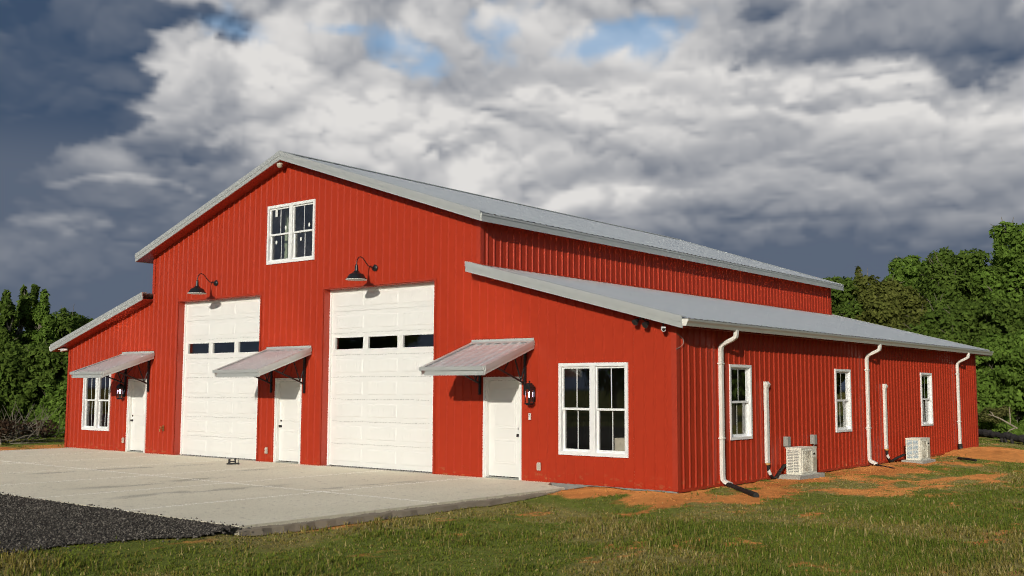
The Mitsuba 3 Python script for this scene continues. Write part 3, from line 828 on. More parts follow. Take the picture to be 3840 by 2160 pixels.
v = np.einsum('nij,nkj->nki', R, base[None] * s) + np.stack([px, py, np.where(py > -8.15, 0.004, -0.006)], -1)[:, None]
col = np.repeat((rng.random((n, 1)) ** 3 * 0.17 + 0.035) * np.array([[1.0, 0.89, 0.76]]), 6, axis=0)
single('gravel', (v.reshape(-1, 3), (tri[None] + 6 * np.arange(n)[:, None, None]).reshape(-1, 3)), 'vertex_paint', 'loose dark gravel stones on the drive at the edge of the apron', 'gravel', 'stuff', color=col)


# orange soil mound at the far corner
def mound(cx, cy, rx, ry, h, label, name='dirt_mound'):
    n = 34
    u = np.linspace(-1.2, 1.2, n); a, b = np.meshgrid(u, u, indexing='ij')
    r = np.sqrt(a * a + b * b)
    x, y = cx + a * rx, cy + b * ry
    z = ground_z(x, y) - 0.05 + h * np.clip(1 - r**2, 0, 1) ** 0.8 * (0.75 + 0.5 * np_fbm(x * 2, y * 2, 2, 3)) + (np_fbm(x * 7, y * 7, 4, 3) - 0.5) * 0.07 * (r < 1)
    v = np.stack([x, y, z], -1).reshape(-1, 3)
    i, j = np.meshgrid(np.arange(n - 1), np.arange(n - 1), indexing='ij'); k = i * n + j
    single(name, (v, np.stack([k, k + n, k + n + 1, k + 1], -1).reshape(-1, 4)), 'mound_soil', label, kind='structure', smooth=True)


mound(1.35, 16.6, 1.75, 2.2, 0.28, 'low mound of loose orange clay at the far corner of the barn')


# ------------------------------------------------------------------ things on and around the barn
def gooseneck(x, zm, label):
    K = thing('wall_lamp', label, 'lamp', 'black gooseneck lamps over the garage doors')
    m = MB().lathe([(0, -0.0215), (0.078, -0.0215), (0.080, -0.030), (0.070, -0.048), (0.040, -0.060), (0.02, -0.062), (0, -0.062)], (x, 0, zm), 'y', 24)
    part(K, 'wall_plate', m, 'black_metal', smooth=40)
    path = np.array([(-0.05, 0.005), (-0.12, 0.005), (-0.19, 0.010), (-0.25, 0.032), (-0.31, 0.085), (-0.37, 0.150), (-0.43, 0.198), (-0.49, 0.218), (-0.545, 0.200), (-0.585, 0.150), (-0.605, 0.09), (-0.61, 0.02)])
    m = MB().tube([(x, a, zm + b) for a, b in path], 0.0115, 10)
    part(K, 'arm', m, 'black_metal', smooth=50)
    zr = zm - 0.315
    outer = [(0.018, 0.345), (0.030, 0.335), (0.036, 0.27), (0.044, 0.195), (0.060, 0.185), (0.075, 0.160), (0.115, 0.135), (0.150, 0.120), (0.172, 0.105), (0.205, 0.045), (0.245, 0.0)]
    m = MB().lathe(outer, (x, -0.61, zr), 'z', 32)
    part(K, 'shade', m, 'black_metal', smooth=35)
    inner = [(0.243, -0.001), (0.246, -0.012), (0.240, -0.012), (0.200, 0.040), (0.168, 0.098), (0.10, 0.125), (0.05, 0.15), (0.0, 0.155)]
    part(K, 'shade_lining', MB().lathe(inner, (x, -0.61, zr), 'z', 32), 'lamp_inside', smooth=35)
    part(K, 'bulb', MB().lathe([(0.0, 0.03), (0.022, 0.04), (0.03, 0.065), (0.022, 0.1), (0.014, 0.13)], (x, -0.61, zr), 'z', 14), 'sticker_white', smooth=True)


gooseneck(-14.165, 4.665, 'black gooseneck barn lamp above the garage door between the left and middle entry doors')
gooseneck(-7.99, 4.650, 'black gooseneck barn lamp above the garage door nearest the right entry door')


def lantern(x, z, label):
    K = thing('wall_lantern', label, 'lantern', 'lit lanterns beside the entry doors')
    part(K, 'back_plate', MB().box(x - 0.055, x + 0.055, -0.040, -0.0215, z - 0.16, z + 0.13), 'black_metal')
    yc = -0.150; w = 0.060
    m = MB().box(x - 0.012, x + 0.012, yc - 0.0, -0.0405, z + 0.155, z + 0.18)
    m.box(x - 0.012, x + 0.012, -0.065, -0.041, z + 0.02, z + 0.154)
    part(K, 'arm', m, 'black_metal')
    m = MB()
    m.box(x - w - 0.012, x + w + 0.012, yc - w - 0.012, yc + w + 0.012, z - 0.205, z - 0.185)
    m.box(x - w + 0.01, x + w - 0.01, yc - w + 0.01, yc + w - 0.01, z - 0.230, z - 0.2055)
    for sx in (-1, 1):
        for sy in (-1, 1): m.box(x + sx * w - 0.008, x + sx * w + 0.008, yc + sy * w - 0.008, yc + sy * w + 0.008, z - 0.1845, z + 0.085)
    part(K, 'cage', m, 'black_metal')
    m = MB()
    m.box(x - w - 0.016, x + w + 0.016, yc - w - 0.016, yc + w + 0.016, z + 0.0855, z + 0.150)
    c, t = w + 0.010, 0.035
    m.hexa([(x - c, yc - c, z + 0.1502), (x + c, yc - c, z + 0.1502), (x + c, yc + c, z + 0.1502), (x - c, yc + c, z + 0.1502)], [(x - t, yc - t, z + 0.215), (x + t, yc - t, z + 0.215), (x + t, yc + t, z + 0.215), (x - t, yc + t, z + 0.215)])
    m.lathe([(0.0, 0.27), (0.014, 0.262), (0.018, 0.245), (0.008, 0.228), (0.022, 0.2155)], (x, yc, z), 'z', 12)
    part(K, 'cap', m, 'black_metal')
    m = MB(); g = w - 0.002
    for a, b in (((-g, -g), (g, -g)), ((g, -g), (g, g)), ((g, g), (-g, g)), ((-g, g), (-g, -g))):
        m.add([(x + a[0], yc + a[1], z - 0.184), (x + b[0], yc + b[1], z - 0.184), (x + b[0], yc + b[1], z + 0.084), (x + a[0], yc + a[1], z + 0.084)], [[0, 1, 2, 3]])
    part(K, 'glass', m, 'lantern_glass')
    part(K, 'socket', MB().lathe([(0.0, -0.1845), (0.018, -0.184), (0.016, -0.07), (0.0, -0.069)], (x, yc, z), 'z', 12), 'black_metal')
    part(K, 'bulb', MB().lathe([(0.009, -0.0685), (0.014, -0.045), (0.016, -0.01), (0.012, 0.03), (0.005, 0.052), (0.0, 0.055)], (x, yc, z), 'z', 14), 'sticker_white', smooth=True,
         emitter={'type': 'area', 'radiance': rgb(9.0, 7.2, 9.5)})


lantern(-3.312, 1.755, 'lit black box lantern between the right entry door and the right double window')
lantern(-18.500, 1.735, 'lit black box lantern between the left double window and the left entry door')


def outlet(x, z, label):
    K = thing('outlet_cover', label, 'outlet')
    m = MB().box(x - 0.045, x + 0.045, -0.050, -0.0215, z - 0.075, z + 0.055)
    m.hexa([(x - 0.045, -0.050, z + 0.0551), (x + 0.045, -0.050, z + 0.0551), (x + 0.045, -0.0215, z + 0.0551), (x - 0.045, -0.0215, z + 0.0551)], [(x - 0.030, -0.044, z + 0.080), (x + 0.030, -0.044, z + 0.080), (x + 0.030, -0.0215, z + 0.080), (x - 0.030, -0.0215, z + 0.080)])
    part(K, 'box', m, 'outlet_grey')
    part(K, 'lid', MB().box(x - 0.026, x + 0.026, -0.058, -0.0505, z - 0.055, z + 0.045), 'unit_panel')


outlet(-3.157, 0.302, 'weatherproof outlet cover low on the wall under the right lantern')
outlet(-11.823, 0.283, 'weatherproof outlet cover low on the wall beside the middle entry door')
outlet(-18.43, 0.318, 'weatherproof outlet cover low on the wall under the left lantern')
K = thing('doorbell', 'slim pale doorbell with a dark eye right of the right entry door', 'doorbell')
part(K, 'housing', MB().box(-3.416, -3.368, -0.046, -0.0215, 1.225, 1.365), 'sticker_white')
part(K, 'eye', MB().lathe([(0.0, -0.0465), (0.012, -0.0465), (0.010, -0.052), (0, -0.053)], (-3.392, 0, 1.335), 'y', 14), 'black_metal')
K = thing('hose_tap', 'brass hose tap on the wall between the left entry door and the garage door', 'tap')
m = MB().tube([(-16.42, -0.02, 0.715), (-16.42, -0.10, 0.715), (-16.42, -0.13, 0.69), (-16.42, -0.135, 0.63)], 0.016, 10)
m.box(-16.45, -16.39, -0.03, -0.0215, 0.64, 0.80)
part(K, 'body', m, 'brass')
part(K, 'handle', MB().lathe([(0, 0.75), (0.035, 0.75), (0.035, 0.765), (0, 0.765)], (-16.42, -0.10, 0), 'z', 14).tube([(-16.42, -0.10, 0.72), (-16.42, -0.10, 0.75)], 0.007, 6), 'brass')


def bullet_camera(x, y, z, dx, zt, label):
    """camera hanging from the soffit"""
    K = thing('security_camera', label, 'security camera')
    part(K, 'mount', MB().lathe([(0, 0), (0.05, 0), (0.05, -0.03), (0.02, -0.04)], (x, y, zt), 'z', 14).tube([(x, y, zt - 0.03), (x, y, z + 0.035)], 0.016, 8), 'black_metal')
    d = np.array([dx, -0.82, -0.18]); d /= np.linalg.norm(d)
    c = np.array([x, y, z])
    part(K, 'housing', MB().tube([c - d * 0.10, c - d * 0.095, c + d * 0.10, c + d * 0.105], [0.034, 0.042, 0.042, 0.036], 14), 'white_vinyl')
    part(K, 'visor', MB().hexa(*[[c + d * s + np.array([-0.045, 0, 0.03]) for s in (-0.06,)] * 1 + [c - d * 0.06 + np.array([0.045, 0, 0.03]), c + d * 0.15 + np.array([0.045, 0, 0.03]), c + d * 0.15 + np.array([-0.045, 0, 0.03])], [c - d * 0.06 + np.array([-0.045, 0, 0.046]), c - d * 0.06 + np.array([0.045, 0, 0.046]), c + d * 0.15 + np.array([0.045, 0, 0.046]), c + d * 0.15 + np.array([-0.045, 0, 0.046])]]), 'white_vinyl')
    part(K, 'lens', MB().tube([c + d * 0.1051, c + d * 0.112], [0.030, 0.024], 14), 'black_metal')


bullet_camera(-0.15, -0.19, 2.965, 0.55, zright(-0.15) - 0.181, 'white bullet camera under the roof corner at the right end of the front wall')
bullet_camera(-21.74, -0.19, 3.015, -0.3, zleft(-21.74) - 0.181, 'small white bullet camera under the roof corner at the left end of the front wall')
K = thing('dome_camera', 'round white dome camera under the peak of the gable', 'security camera')
xc, yc, zc = -11.31, -0.24, zmain(-11.31) - 0.181
part(K, 'base', MB().lathe([(0, 0.01), (0.085, 0.01), (0.09, -0.02), (0.075, -0.035)], (xc, yc, zc), 'z', 20), 'unit_beige')
part(K, 'dome', MB().lathe([(0.075, -0.0355), (0.072, -0.07), (0.05, -0.105), (0.02, -0.12), (0, -0.122)], (xc, yc, zc), 'z', 20), 'unit_panel', smooth=True)
K = thing('floodlight', 'small black twin floodlight under the roof left of the right bullet camera', 'floodlight')
for x in (-0.72, -0.50):
    part(K, 'lamp_head', MB().tube([(x, -0.16, zright(x) - 0.27), (x - 0.01, -0.25, zright(x) - 0.33)], [0.035, 0.065], 12), 'black_metal')
part(K, 'base', MB().lathe([(0, 0), (0.06, 0), (0.06, -0.03), (0, -0.035)], (-0.61, -0.18, zright(-0.61) - 0.2), 'z', 14).tube([(-0.72, -0.16, zright(-0.72) - 0.27), (-0.61, -0.18, zright(-0.61) - 0.23), (-0.50, -0.16, zright(-0.5) - 0.27)], 0.014, 6), 'black_metal')
t = np.linspace(0, 1, 14)[:, None]
pts = (1 - t) ** 3 * np.array([0.01, -0.03, 2.89]) + 3 * (1 - t) ** 2 * t * np.array([0.07, 0.22, 2.80]) + 3 * (1 - t) * t**2 * np.array([0.07, 0.30, 2.70]) + t**3 * np.array([0.03, -0.05, 2.59])
single('cable', MB().tube(pts, 0.005, 6), 'box_grey', 'loose grey cable looping round the upper right corner of the barn', 'cable')


# air conditioning
def condenser(y0, y1, x0, x1, z0, z1, label, blue=False):
    K = thing('condenser_unit', label, 'air conditioner')
    part(K, 'cabinet', MB().box(x0, x1, y0, y1, z0, z1 - 0.012), 'unit_beige')
    part(K, 'lid', MB().box(x0 - 0.008, x1 + 0.008, y0 - 0.008, y1 + 0.008, z1 - 0.0118, z1 + 0.012), 'unit_beige')
    h = z1 - z0
    # louvred coil face towards the front
    m, bk = MB(), MB()
    xa, xm, xb = x0 + 0.03, (x0 + x1) / 2 - 0.01, x1 - 0.06
    for a, b in ((xa, xm - 0.010), (xm + 0.010, xb)):
        bk.box(a, b, y0 - 0.003, y0 - 0.0005, z0 + 0.04, z1 - 0.05)
        nz = 14
        for k in range(nz):
            zz = z0 + 0.045 + k * (h - 0.10) / nz
            m.box(a, b, y0 - 0.011, y0 - 0.0031, zz, zz + 0.017)
    part(K, 'coil', bk, 'label_blue' if blue else 'fin_grey')
    part(K, 'louvre', m, 'unit_beige')
    # fan face
    yf0, yf1 = y0 + 0.05, y0 + (y1 - y0) * 0.70
    m = MB().box(x1 + 0.0005, x1 + 0.012, yf0, yf1, z0 + 0.035, z0 + 0.06).box(x1 + 0.0005, x1 + 0.012, yf0, yf1, z1 - 0.07, z1 - 0.045)
    m.box(x1 + 0.0005, x1 + 0.012, yf0, yf0 + 0.025, z0 + 0.0601, z1 - 0.0701).box(x1 + 0.0005, x1 + 0.012, yf1 - 0.025, yf1, z0 + 0.0601, z1 - 0.0701)
    cy, cz, R = (yf0 + yf1) / 2, (z0 + z1) / 2 - 0.01, min((yf1 - yf0) / 2, h / 2 - 0.05) - 0.015
    for r in np.linspace(R * 0.28, R, 6):
        an = np.linspace(0, 2 * np.pi, 25)
        m.tube([(x1 + 0.010, cy + r * math.cos(q), cz + r * math.sin(q)) for q in an], 0.0035, 4, caps=False)
    for q in np.arange(8) * np.pi / 4: m.tube([(x1 + 0.012, cy + R * 0.1 * math.cos(q), cz + R * 0.1 * math.sin(q)), (x1 + 0.012, cy + R * math.cos(q), cz + R * math.sin(q))], 0.003, 4)
    part(K, 'fan_grille', m, 'unit_beige')
    part(K, 'fan_opening', MB().lathe([(0, 0.0008), (R, 0.0008), (R, 0.004), (0, 0.004)], (x1, cy, cz), 'x', 26), 'unit_panel')
    part(K, 'service_cover', MB().box(x1 + 0.0005, x1 + 0.010, yf1 + 0.03, y1 - 0.02, z0 + 0.05, z1 - 0.20), 'unit_panel')
    part(K, 'handle', MB().box(x1 + 0.0005, x1 + 0.018, yf1 + 0.06, yf1 + 0.14, z1 - 0.15, z1 - 0.12), 'black_metal')


single('equipment_pad', MB().box(0.03, 0.54, 4.10, 5.40, -0.08, 0.055), 'pad_grey', 'grey concrete pad under the air conditioner with two grey boxes above', 'pad')
condenser(4.42, 5.22, 0.10, 0.44, 0.058, 0.615, 'beige outdoor air conditioner on a grey pad below the two grey electrical boxes')
single('equipment_pad', MB().box(0.24, 0.78, 11.15, 12.2, -0.08, 0.035), 'pad_grey', 'thin grey pad under the air conditioner farther along the side wall', 'pad')
condenser(11.27, 12.03, 0.32, 0.70, 0.038, 0.595, 'beige outdoor air conditioner with bluish coil, farther back beside the rear window', True)


def line_cover(y, zb, zt, uy, label):
    K = thing('pipe_cover', label, 'pipe cover')
    m = MB().box(0.021, 0.085, y - 0.055, y + 0.055, zb, zt - 0.14)
    part(K, 'channel', m, 'gutter_white')
    m = MB()
    a, b = 0.055, 0.066
    m.hexa([(0.021, y - a, zt - 0.139), (0.086, y - a, zt - 0.139), (0.086, y + a, zt - 0.139), (0.021, y + a, zt - 0.139)], [(0.021, y - b, zt - 0.06), (0.125, y - b, zt - 0.06), (0.125, y + b, zt - 0.06), (0.021, y + b, zt - 0.06)])
    m.hexa([(0.021, y - b, zt - 0.0599), (0.125, y - b, zt - 0.0599), (0.125, y + b, zt - 0.0599), (0.021, y + b, zt - 0.0599)], [(0.021, y - b, zt + 0.0), (0.085, y - b, zt + 0.0), (0.085, y + b, zt + 0.0), (0.021, y + b, zt + 0.0)])
    part(K, 'cap', m, 'gutter_white')
    part(K, 'sealant', MB().lathe([(0.052, 0.0), (0.046, -0.03), (0.025, -0.05), (0, -0.052)], (0.062, y, zb), 'z', 12), 'copper_wrap')
    K2 = thing('insulated_hose', f'black insulated hose sagging from the pipe cover to the {uy[3]} air conditioner', 'hose')
    p = [(0.062, y, zb - 0.03), (0.064, y + 0.02, zb - 0.15), (0.08, y + 0.06, 0.10), (0.09, y + 0.16, 0.015), (0.09, y + 0.30, 0.02), (0.085, (y + uy[0]) / 2 + 0.12, uy[2]), (uy[4], uy[0] - 0.06, uy[1]), (uy[4], uy[0] + 0.06, uy[1])]
    part(K2, 'hose', MB().tube(p, 0.034, 10), 'black_rubber', smooth=50)
    part(K2, 'tape', MB().tube([(0.062, y + 0.002, zb - 0.05), (0.070, y + 0.024, zb - 0.17), (0.085, y + 0.06, zb - 0.24)], [0.018, 0.036, 0.034], 8), 'gutter_white')


line_cover(3.61, 0.335, 2.025, (4.42, 0.24, 0.14, 'nearer', 0.065), 'tall white pipe cover on the side wall left of the nearer air conditioner')
line_cover(10.58, 0.345, 2.02, (11.27, 0.16, 0.05, 'farther', 0.26), 'tall white pipe cover on the side wall between the middle and rear downspouts')


def ebox(y, label, low):
    K = thing('electrical_box', label, 'electrical box')
    part(K, 'case', MB().box(0.021, 0.115, y - 0.066, y + 0.066, 0.645, 0.85), 'box_grey')
    part(K, 'cover', MB().box(0.1155, 0.128, y - 0.072, y + 0.072, 0.636, 0.846), 'box_grey')
    part(K, 'conduit', MB().tube([(0.07, y + 0.02, 0.6445), (0.07, y + 0.02, 0.5), (0.08, y + (0.0 if low < 0.3 else -0.04), low)], 0.013, 8), 'box_grey')


ebox(4.53, 'grey electrical box on the side wall directly above the nearer air conditioner', 0.42)
ebox(5.93, 'grey electrical box right of and above the nearer air conditioner', 0.02)

# drain pipes at the feet of the downspouts
K = thing('drain_pipe', 'black corrugated drain pipe lying at the foot of the nearest downspout', 'drain pipe')
p = np.array([(0.20, 1.58, 0.03), (0.42, 1.42, 0.0), (0.75, 1.12, -0.02), (1.10, 0.78, -0.03), (1.25, 0.62, -0.035)])
q = np.linspace(0, len(p) - 1, 60); pp = np.column_stack([np.interp(q, np.arange(len(p)), p[:, k]) for k in range(3)])
part(K, 'pipe', MB().tube(pp, 0.050 + 0.005 * (np.arange(60) % 2), 12), 'black_rubber')
K = thing('drain_pipe', 'short black drain pipe in the grass below the middle downspout', 'drain pipe')
part(K, 'pipe', MB().tube([(0.24, 9.3, 0.0), (0.55, 9.1, -0.03), (0.80, 9.0, -0.05)], 0.034, 10), 'black_rubber')
K = thing('drain_pipe', 'black drain boot at the foot of the rearmost downspout', 'drain pipe')
part(K, 'pipe', MB().tube([(0.072, 16.86, 0.24), (0.074, 16.86, 0.14), (0.11, 16.83, 0.04), (0.22, 16.7, -0.02)], [0.07, 0.068, 0.066, 0.066], 12), 'black_rubber')
K = thing('drain_pipe', 'dark pipe end lying on the clay in front of the soil mound', 'drain pipe')
part(K, 'pipe', MB().tube([(0.95, 13.6, 0.0), (1.3, 13.25, 0.01), (1.6, 12.95, 0.0)], 0.032, 10), 'black_rubber')

# small black metal stand on the apron
K = thing('metal_stand', 'small black metal stand with two uprights lying on the concrete apron', 'stand')
cx, cy = -11.66, -1.15
u = np.array([0.63, 0.77]); w_ = np.array([0.77, -0.63])
def pt(a, b, z): return (cx + u[0] * a + w_[0] * b, cy + u[1] * a + w_[1] * b, z)
def obox(m, a0, a1, b0, b1, z0, z1): m.hexa([pt(a0, b0, z0), pt(a1, b0, z0), pt(a1, b1, z0), pt(a0, b1, z0)], [pt(a0, b0, z1), pt(a1, b0, z1), pt(a1, b1, z1), pt(a0, b1, z1)])
m = MB(); obox(m, -0.15, 0.15, -0.05, -0.02, 0.001, 0.035); obox(m, -0.15, 0.15, 0.03, 0.06, 0.001, 0.035); obox(m, -0.09, -0.05, -0.0195, 0.0295, 0.01, 0.03); obox(m, 0.05, 0.09, -0.0195, 0.0295, 0.01, 0.03)
part(K, 'base', m, 'black_rubber')
for a0, a1, h in ((-0.115, -0.06, 0.135), (0.03, 0.07, 0.14)):
    m = MB(); obox(m, a0, a1, -0.03, 0.03, 0.0352, h); part(K, 'upright', m, 'black_rubber')
m = MB(); obox(m, -0.0598, 0.0298, -0.015, 0.015, 0.06, 0.085); part(K, 'crossbar', m, 'black_rubber')
m = MB(); obox(m, 0.115, 0.13, -0.01, 0.01, 0.0352, 0.145); part(K, 'lever', m, 'black_rubber')


# ------------------------------------------------------------------ trees
def leaves(lobes, n, size, cols, rng, droop=0.25, core=0.0):
    """n leaf faces on and in the lobes (cx, cy, cz, rx, ry, rz)"""
    L = np.array(lobes, float)
    area = (L[:, 3] * L[:, 4] * L[:, 5]) ** (2 / 3)
    k = rng.choice(len(L), n, p=area / area.sum())
    d = rng.normal(size=(n, 3)); d /= np.linalg.norm(d, axis=1, keepdims=True)
    rad = 1.0 - np.abs(rng.normal(0, 0.22, n)); rad = np.clip(rad + rng.normal(0, 0.06, n), 0.1, 1.25)
    c = L[k, :3] + d * L[k, 3:] * rad[:, None]
    # gaps: drop leaves where a coarse noise is low
    keep = meshkit.noise(c * 1.35, int(rng.integers(1000))) + 0.5 * meshkit.noise(c * 3.1, int(rng.integers(1000))) > 0.53
    c, d, k = c[keep], d[keep], k[keep]; n = len(c)
    nr = d * 1.0 + rng.normal(size=(n, 3)) * 0.55 + np.array([0, 0, 0.35]); nr /= np.linalg.norm(nr, axis=1, keepdims=True)
    a = np.cross(nr, rng.normal(size=(n, 3))); a /= np.linalg.norm(a, axis=1, keepdims=True)
    b = np.cross(nr, a)
    s = size * rng.uniform(0.55, 1.35, n)[:, None]
    v = np.stack([c - a * s * 0.55, c + b * s * 0.34 - nr * s * 0.1, c + a * s * 0.6 - np.array([0, 0, droop]) * s * 0.3, c - b * s * 0.34 - nr * s * 0.1], 1).reshape(-1, 3)
    q = 4 * np.arange(n)[:, None]
    f = np.vstack([q + [0, 1, 2], q + [0, 2, 3]])
    cols = np.array(cols)
    t = np.clip(rng.random(n) * 0.7 + 0.3 * meshkit.noise(c * 0.8, 3), 0, 1)[:, None]
    col = (cols[0] * (1 - t) + cols[1] * t) * rng.uniform(0.7, 1.3, n)[:, None]
    return v, f, np.repeat(col, 4, axis=0)


def crown_lobes(kind, H, R, rng):
    out = []
    if kind == 'poplar':
        for k in range(20):
            t = (k + rng.random()) / 20
            z = H * (0.10 + 0.85 * t)
            r = R * (0.16 + 0.95 * (1 - t) ** 0.8)
            a = rng.random() * 6.28; q = r * 0.55 * rng.random()
            s = r * rng.uniform(0.40, 0.62) + 0.08
            out.append((q * math.cos(a), q * math.sin(a), z - 0.3, s, s, H * rng.uniform(0.045, 0.07)))
        out.append((0, 0, H * 0.95, 0.16, 0.16, H * 0.05))
    elif kind == 'bush':
        for k in range(10):
            a = rng.random() * 6.28; q = R * math.sqrt(rng.random()) * 0.7
            out.append((q * math.cos(a), q * math.sin(a), H * rng.uniform(0.22, 0.78) * (1 - 0.4 * q / R), R * rng.uniform(0.25, 0.45), R * rng.uniform(0.25, 0.45), H * rng.uniform(0.16, 0.28)))
    else:
        n = 26
        for k in range(n):
            a = 6.28 * (k * 0.618 + 0.15 * rng.random()); t = (k + 0.5) / n
            z = H * (0.20 + 0.74 * t)
            prof = math.sin(math.pi * (0.18 + 0.76 * t)) ** 0.7
            q = R * prof * rng.uniform(0.35, 0.85)
            r = R * rng.uniform(0.24, 0.42)
            out.append((q * math.cos(a), q * math.sin(a), z, r, r, r * rng.uniform(0.55, 0.85)))
        out.append((0, 0, H * 0.62, R * 0.55, R * 0.55, H * 0.25))
    return out


G_MID, G_LIGHT = [(0.070, 0.120, 0.022), (0.150, 0.215, 0.042)], [(0.105, 0.180, 0.028), (0.190, 0.290, 0.055)]
G_OLIVE, G_BROWN = [(0.100, 0.122, 0.026), (0.185, 0.195, 0.050)], [(0.050, 0.032, 0.022), (0.115, 0.070, 0.045)]


def tree(x, y, H, R, kind, cols, n, size, label, seed, name='tree', group=None, lean=0.0, cat=None):
    rng = np.random.default_rng(seed)
    z0 = -0.16
    K = thing(name, label, cat or ('shrub' if kind == 'bush' else 'tree'), group)
    lobes = [(a + x + lean * c / H, b + y, c + z0, d, e, f) for a, b, c, d, e, f in crown_lobes(kind, H, R, rng)]
    m = MB()
    r0 = max(0.04, H * 0.020) if kind != 'bush' else 0.03
    bend = rng.normal(0, 0.10, (6, 2)); bend[0] = 0
    hs = np.linspace(0, 0.9 if kind != 'bush' else 0.5, 6)
    tp = np.column_stack([x + lean * hs + bend[:, 0] * hs * 2, y + bend[:, 1] * hs * 2, z0 - 0.05 + H * hs])
    m.tube(tp, r0 * (1 - hs * 0.95), 8)
    for l in [lobes[i] for i in rng.choice(len(lobes), min(len(lobes), 14), replace=False)]:
        zs = np.clip(l[2] - 0.18 * H, H * 0.12, H * 0.8)
        b0 = np.array([np.interp(zs, tp[:, 2], tp[:, k]) for k in range(2)] + [zs])
        e0 = np.array(l[:3]); out = e0 - b0; out /= np.linalg.norm(out) + 1e-9
        mid = (b0 + e0) / 2 + rng.normal(0, 0.12, 3)
        m.tube([b0, mid, e0, e0 + out * l[3] * 1.15], [r0 * 0.46, r0 * 0.32, r0 * 0.20, r0 * 0.06], 6)
        for _ in range(3):      # twigs, some of them bare at the crown's surface
            d_ = rng.normal(size=3); d_ /= np.linalg.norm(d_)
            m.tube([e0, e0 + d_ * l[3] * 0.6 + rng.normal(0, 0.05, 3), e0 + d_ * l[3] * 1.2], [r0 * 0.18, r0 * 0.12, r0 * 0.04], 5)
    part(K, 'trunk' if kind != 'bush' else 'stem', m, 'bark')
    v, f, c = leaves(lobes, n, size, cols, rng)
    part(K, 'crown' if kind != 'bush' else 'foliage', (v, f), 'foliage', color=c)
    return K


def polar(azdeg, dist):
    a = math.radians(azdeg)
    return CAM[0] + dist * math.sin(a), CAM[1] + dist * math.cos(a)


PX = 0.01445   # degrees per photograph pixel used to read the bearings of the trees


def bearing(u): return -39.0 + math.degrees(math.atan((u - 1920) / 3965.0))


def height(v, dist): return (1459 - v) / 3965.0 * dist + CAM[2] + 0.16


# left group: bearing (photo column), row of the top, distance, radius, kind, colours, leaf count
LEFT = [
 (18, 1092, 50, 1.5, 'poplar', G_MID, 9000, 'slender poplar with a pointed top, leftmost in the frame'),
 (84, 1078, 51, 1.3, 'poplar', G_MID, 9000, 'slender poplar, second from the left edge, pale trunk showing'),
 (124, 1072, 52, 1.4, 'poplar', G_MID, 9000, 'tallest slender poplar in the left group'),
 (160, 1088, 50.5, 1.3, 'poplar', G_LIGHT, 9000, 'light green poplar at the right of the left group'),
 (233, 1150, 58, 0.9, 'poplar', G_MID, 5000, 'thin dark spire of a tree behind the left tree group'),
 (275, 1178, 56, 2.6, 'broad', G_MID, 12000, 'rounded tree just left of the barn roof edge'),
 (352, 1186, 62, 1.5, 'broad', G_MID, 6000, 'small dark treetop peeping over the left lean-to roof'),
 (60, 1290, 49, 2.2, 'broad', G_MID, 12000, 'dark low tree in front of the left poplars'),
 (190, 1290, 48.5, 1.9, 'broad', G_MID, 11000, 'dark low tree between the poplars and the barn'),
 (-190, 1150, 54, 2.0, 'broad', G_MID, 9000, 'broad tree cut off by the left edge of the frame'),
]
for i_, (u_, v_, d_, R_, kd, co, n_, lb) in enumerate(LEFT):
    x_, y_ = polar(bearing(u_), d_)
    tree(x_, y_, height(v_ + 34, d_), R_, kd, co, int(n_ * 1.6), 0.205, lb, 100 + i_)
for i_, (u_, v_, d_, R_, co, lb) in enumerate([(215, 1400, 46, 0.9, G_LIGHT, 'bright green leafy shrub beside the left wall of the barn'), (225, 1490, 45.5, 0.7, G_LIGHT, 'small bright green shrub low beside the left wall of the barn'),
        (20, 1570, 46, 1.5, G_MID, 'dark shrub in the shade at the left edge'), (130, 1560, 46.5, 1.6, G_MID, 'dark shrub in the shade below the left poplars')]):
    x_, y_ = polar(bearing(u_), d_)
    tree(x_, y_, height(v_, d_), R_, 'bush', co, 4200, 0.20, lb, 150 + i_, 'shrub')
RIGHT = [
 (3225, 985, 60, 1.3, 'poplar', G_OLIVE, 7000, 'small spiky treetop above the end of the upper roof'),
 (3160, 1020, 58, 2.9, 'broad', G_MID, 15000, 'olive tree behind the end of the upper roof'),
 (3300, 1020, 57, 2.7, 'broad', G_OLIVE, 15000, 'olive green tree with bare limbs right of the upper roof'),
 (3400, 948, 66, 2.3, 'broad', G_LIGHT, 13000, 'light green tree standing behind the olive trees'),
 (3470, 930, 67, 2.3, 'broad', G_LIGHT, 13000, 'light green treetop left of the big oak'),
 (3420, 1060, 56, 2.4, 'broad', G_OLIVE, 14000, 'olive tree above the far end of the lower roof'),
 (3610, 926, 58, 3.3, 'broad', G_MID, 22000, 'big round oak right of the barn'),
 (3560, 1110, 55, 2.5, 'broad', G_MID, 14000, 'dark tree behind the far end of the lower roof'),
 (3700, 1120, 54, 2.6, 'broad', G_MID, 16000, 'mid green tree below the big oak'),
 (3770, 880, 62, 2.0, 'poplar', G_MID, 10000, 'tall pointed tree right of the big oak'),
 (3835, 835, 57, 2.2, 'broad', G_LIGHT, 13000, 'tallest tree, cut off by the right edge of the frame'),
 (3800, 1240, 51, 2.4, 'broad', G_LIGHT, 15000, 'bright green leafy tree at the right edge, lower than the oak'),
 (3690, 1330, 52, 2.0, 'broad', G_MID, 11000, 'dark low tree just right of the barn corner'),
 (3930, 900, 58, 3.2, 'broad', G_MID, 12000, 'large tree just outside the right edge of the frame'),
]
for i_, (u_, v_, d_, R_, kd, co, n_, lb) in enumerate(RIGHT):
    x_, y_ = polar(bearing(u_), d_)
    tree(x_, y_, height(v_ + 28, d_), R_, kd, co, int(n_ * 1.6), 0.215, lb, 200 + i_)
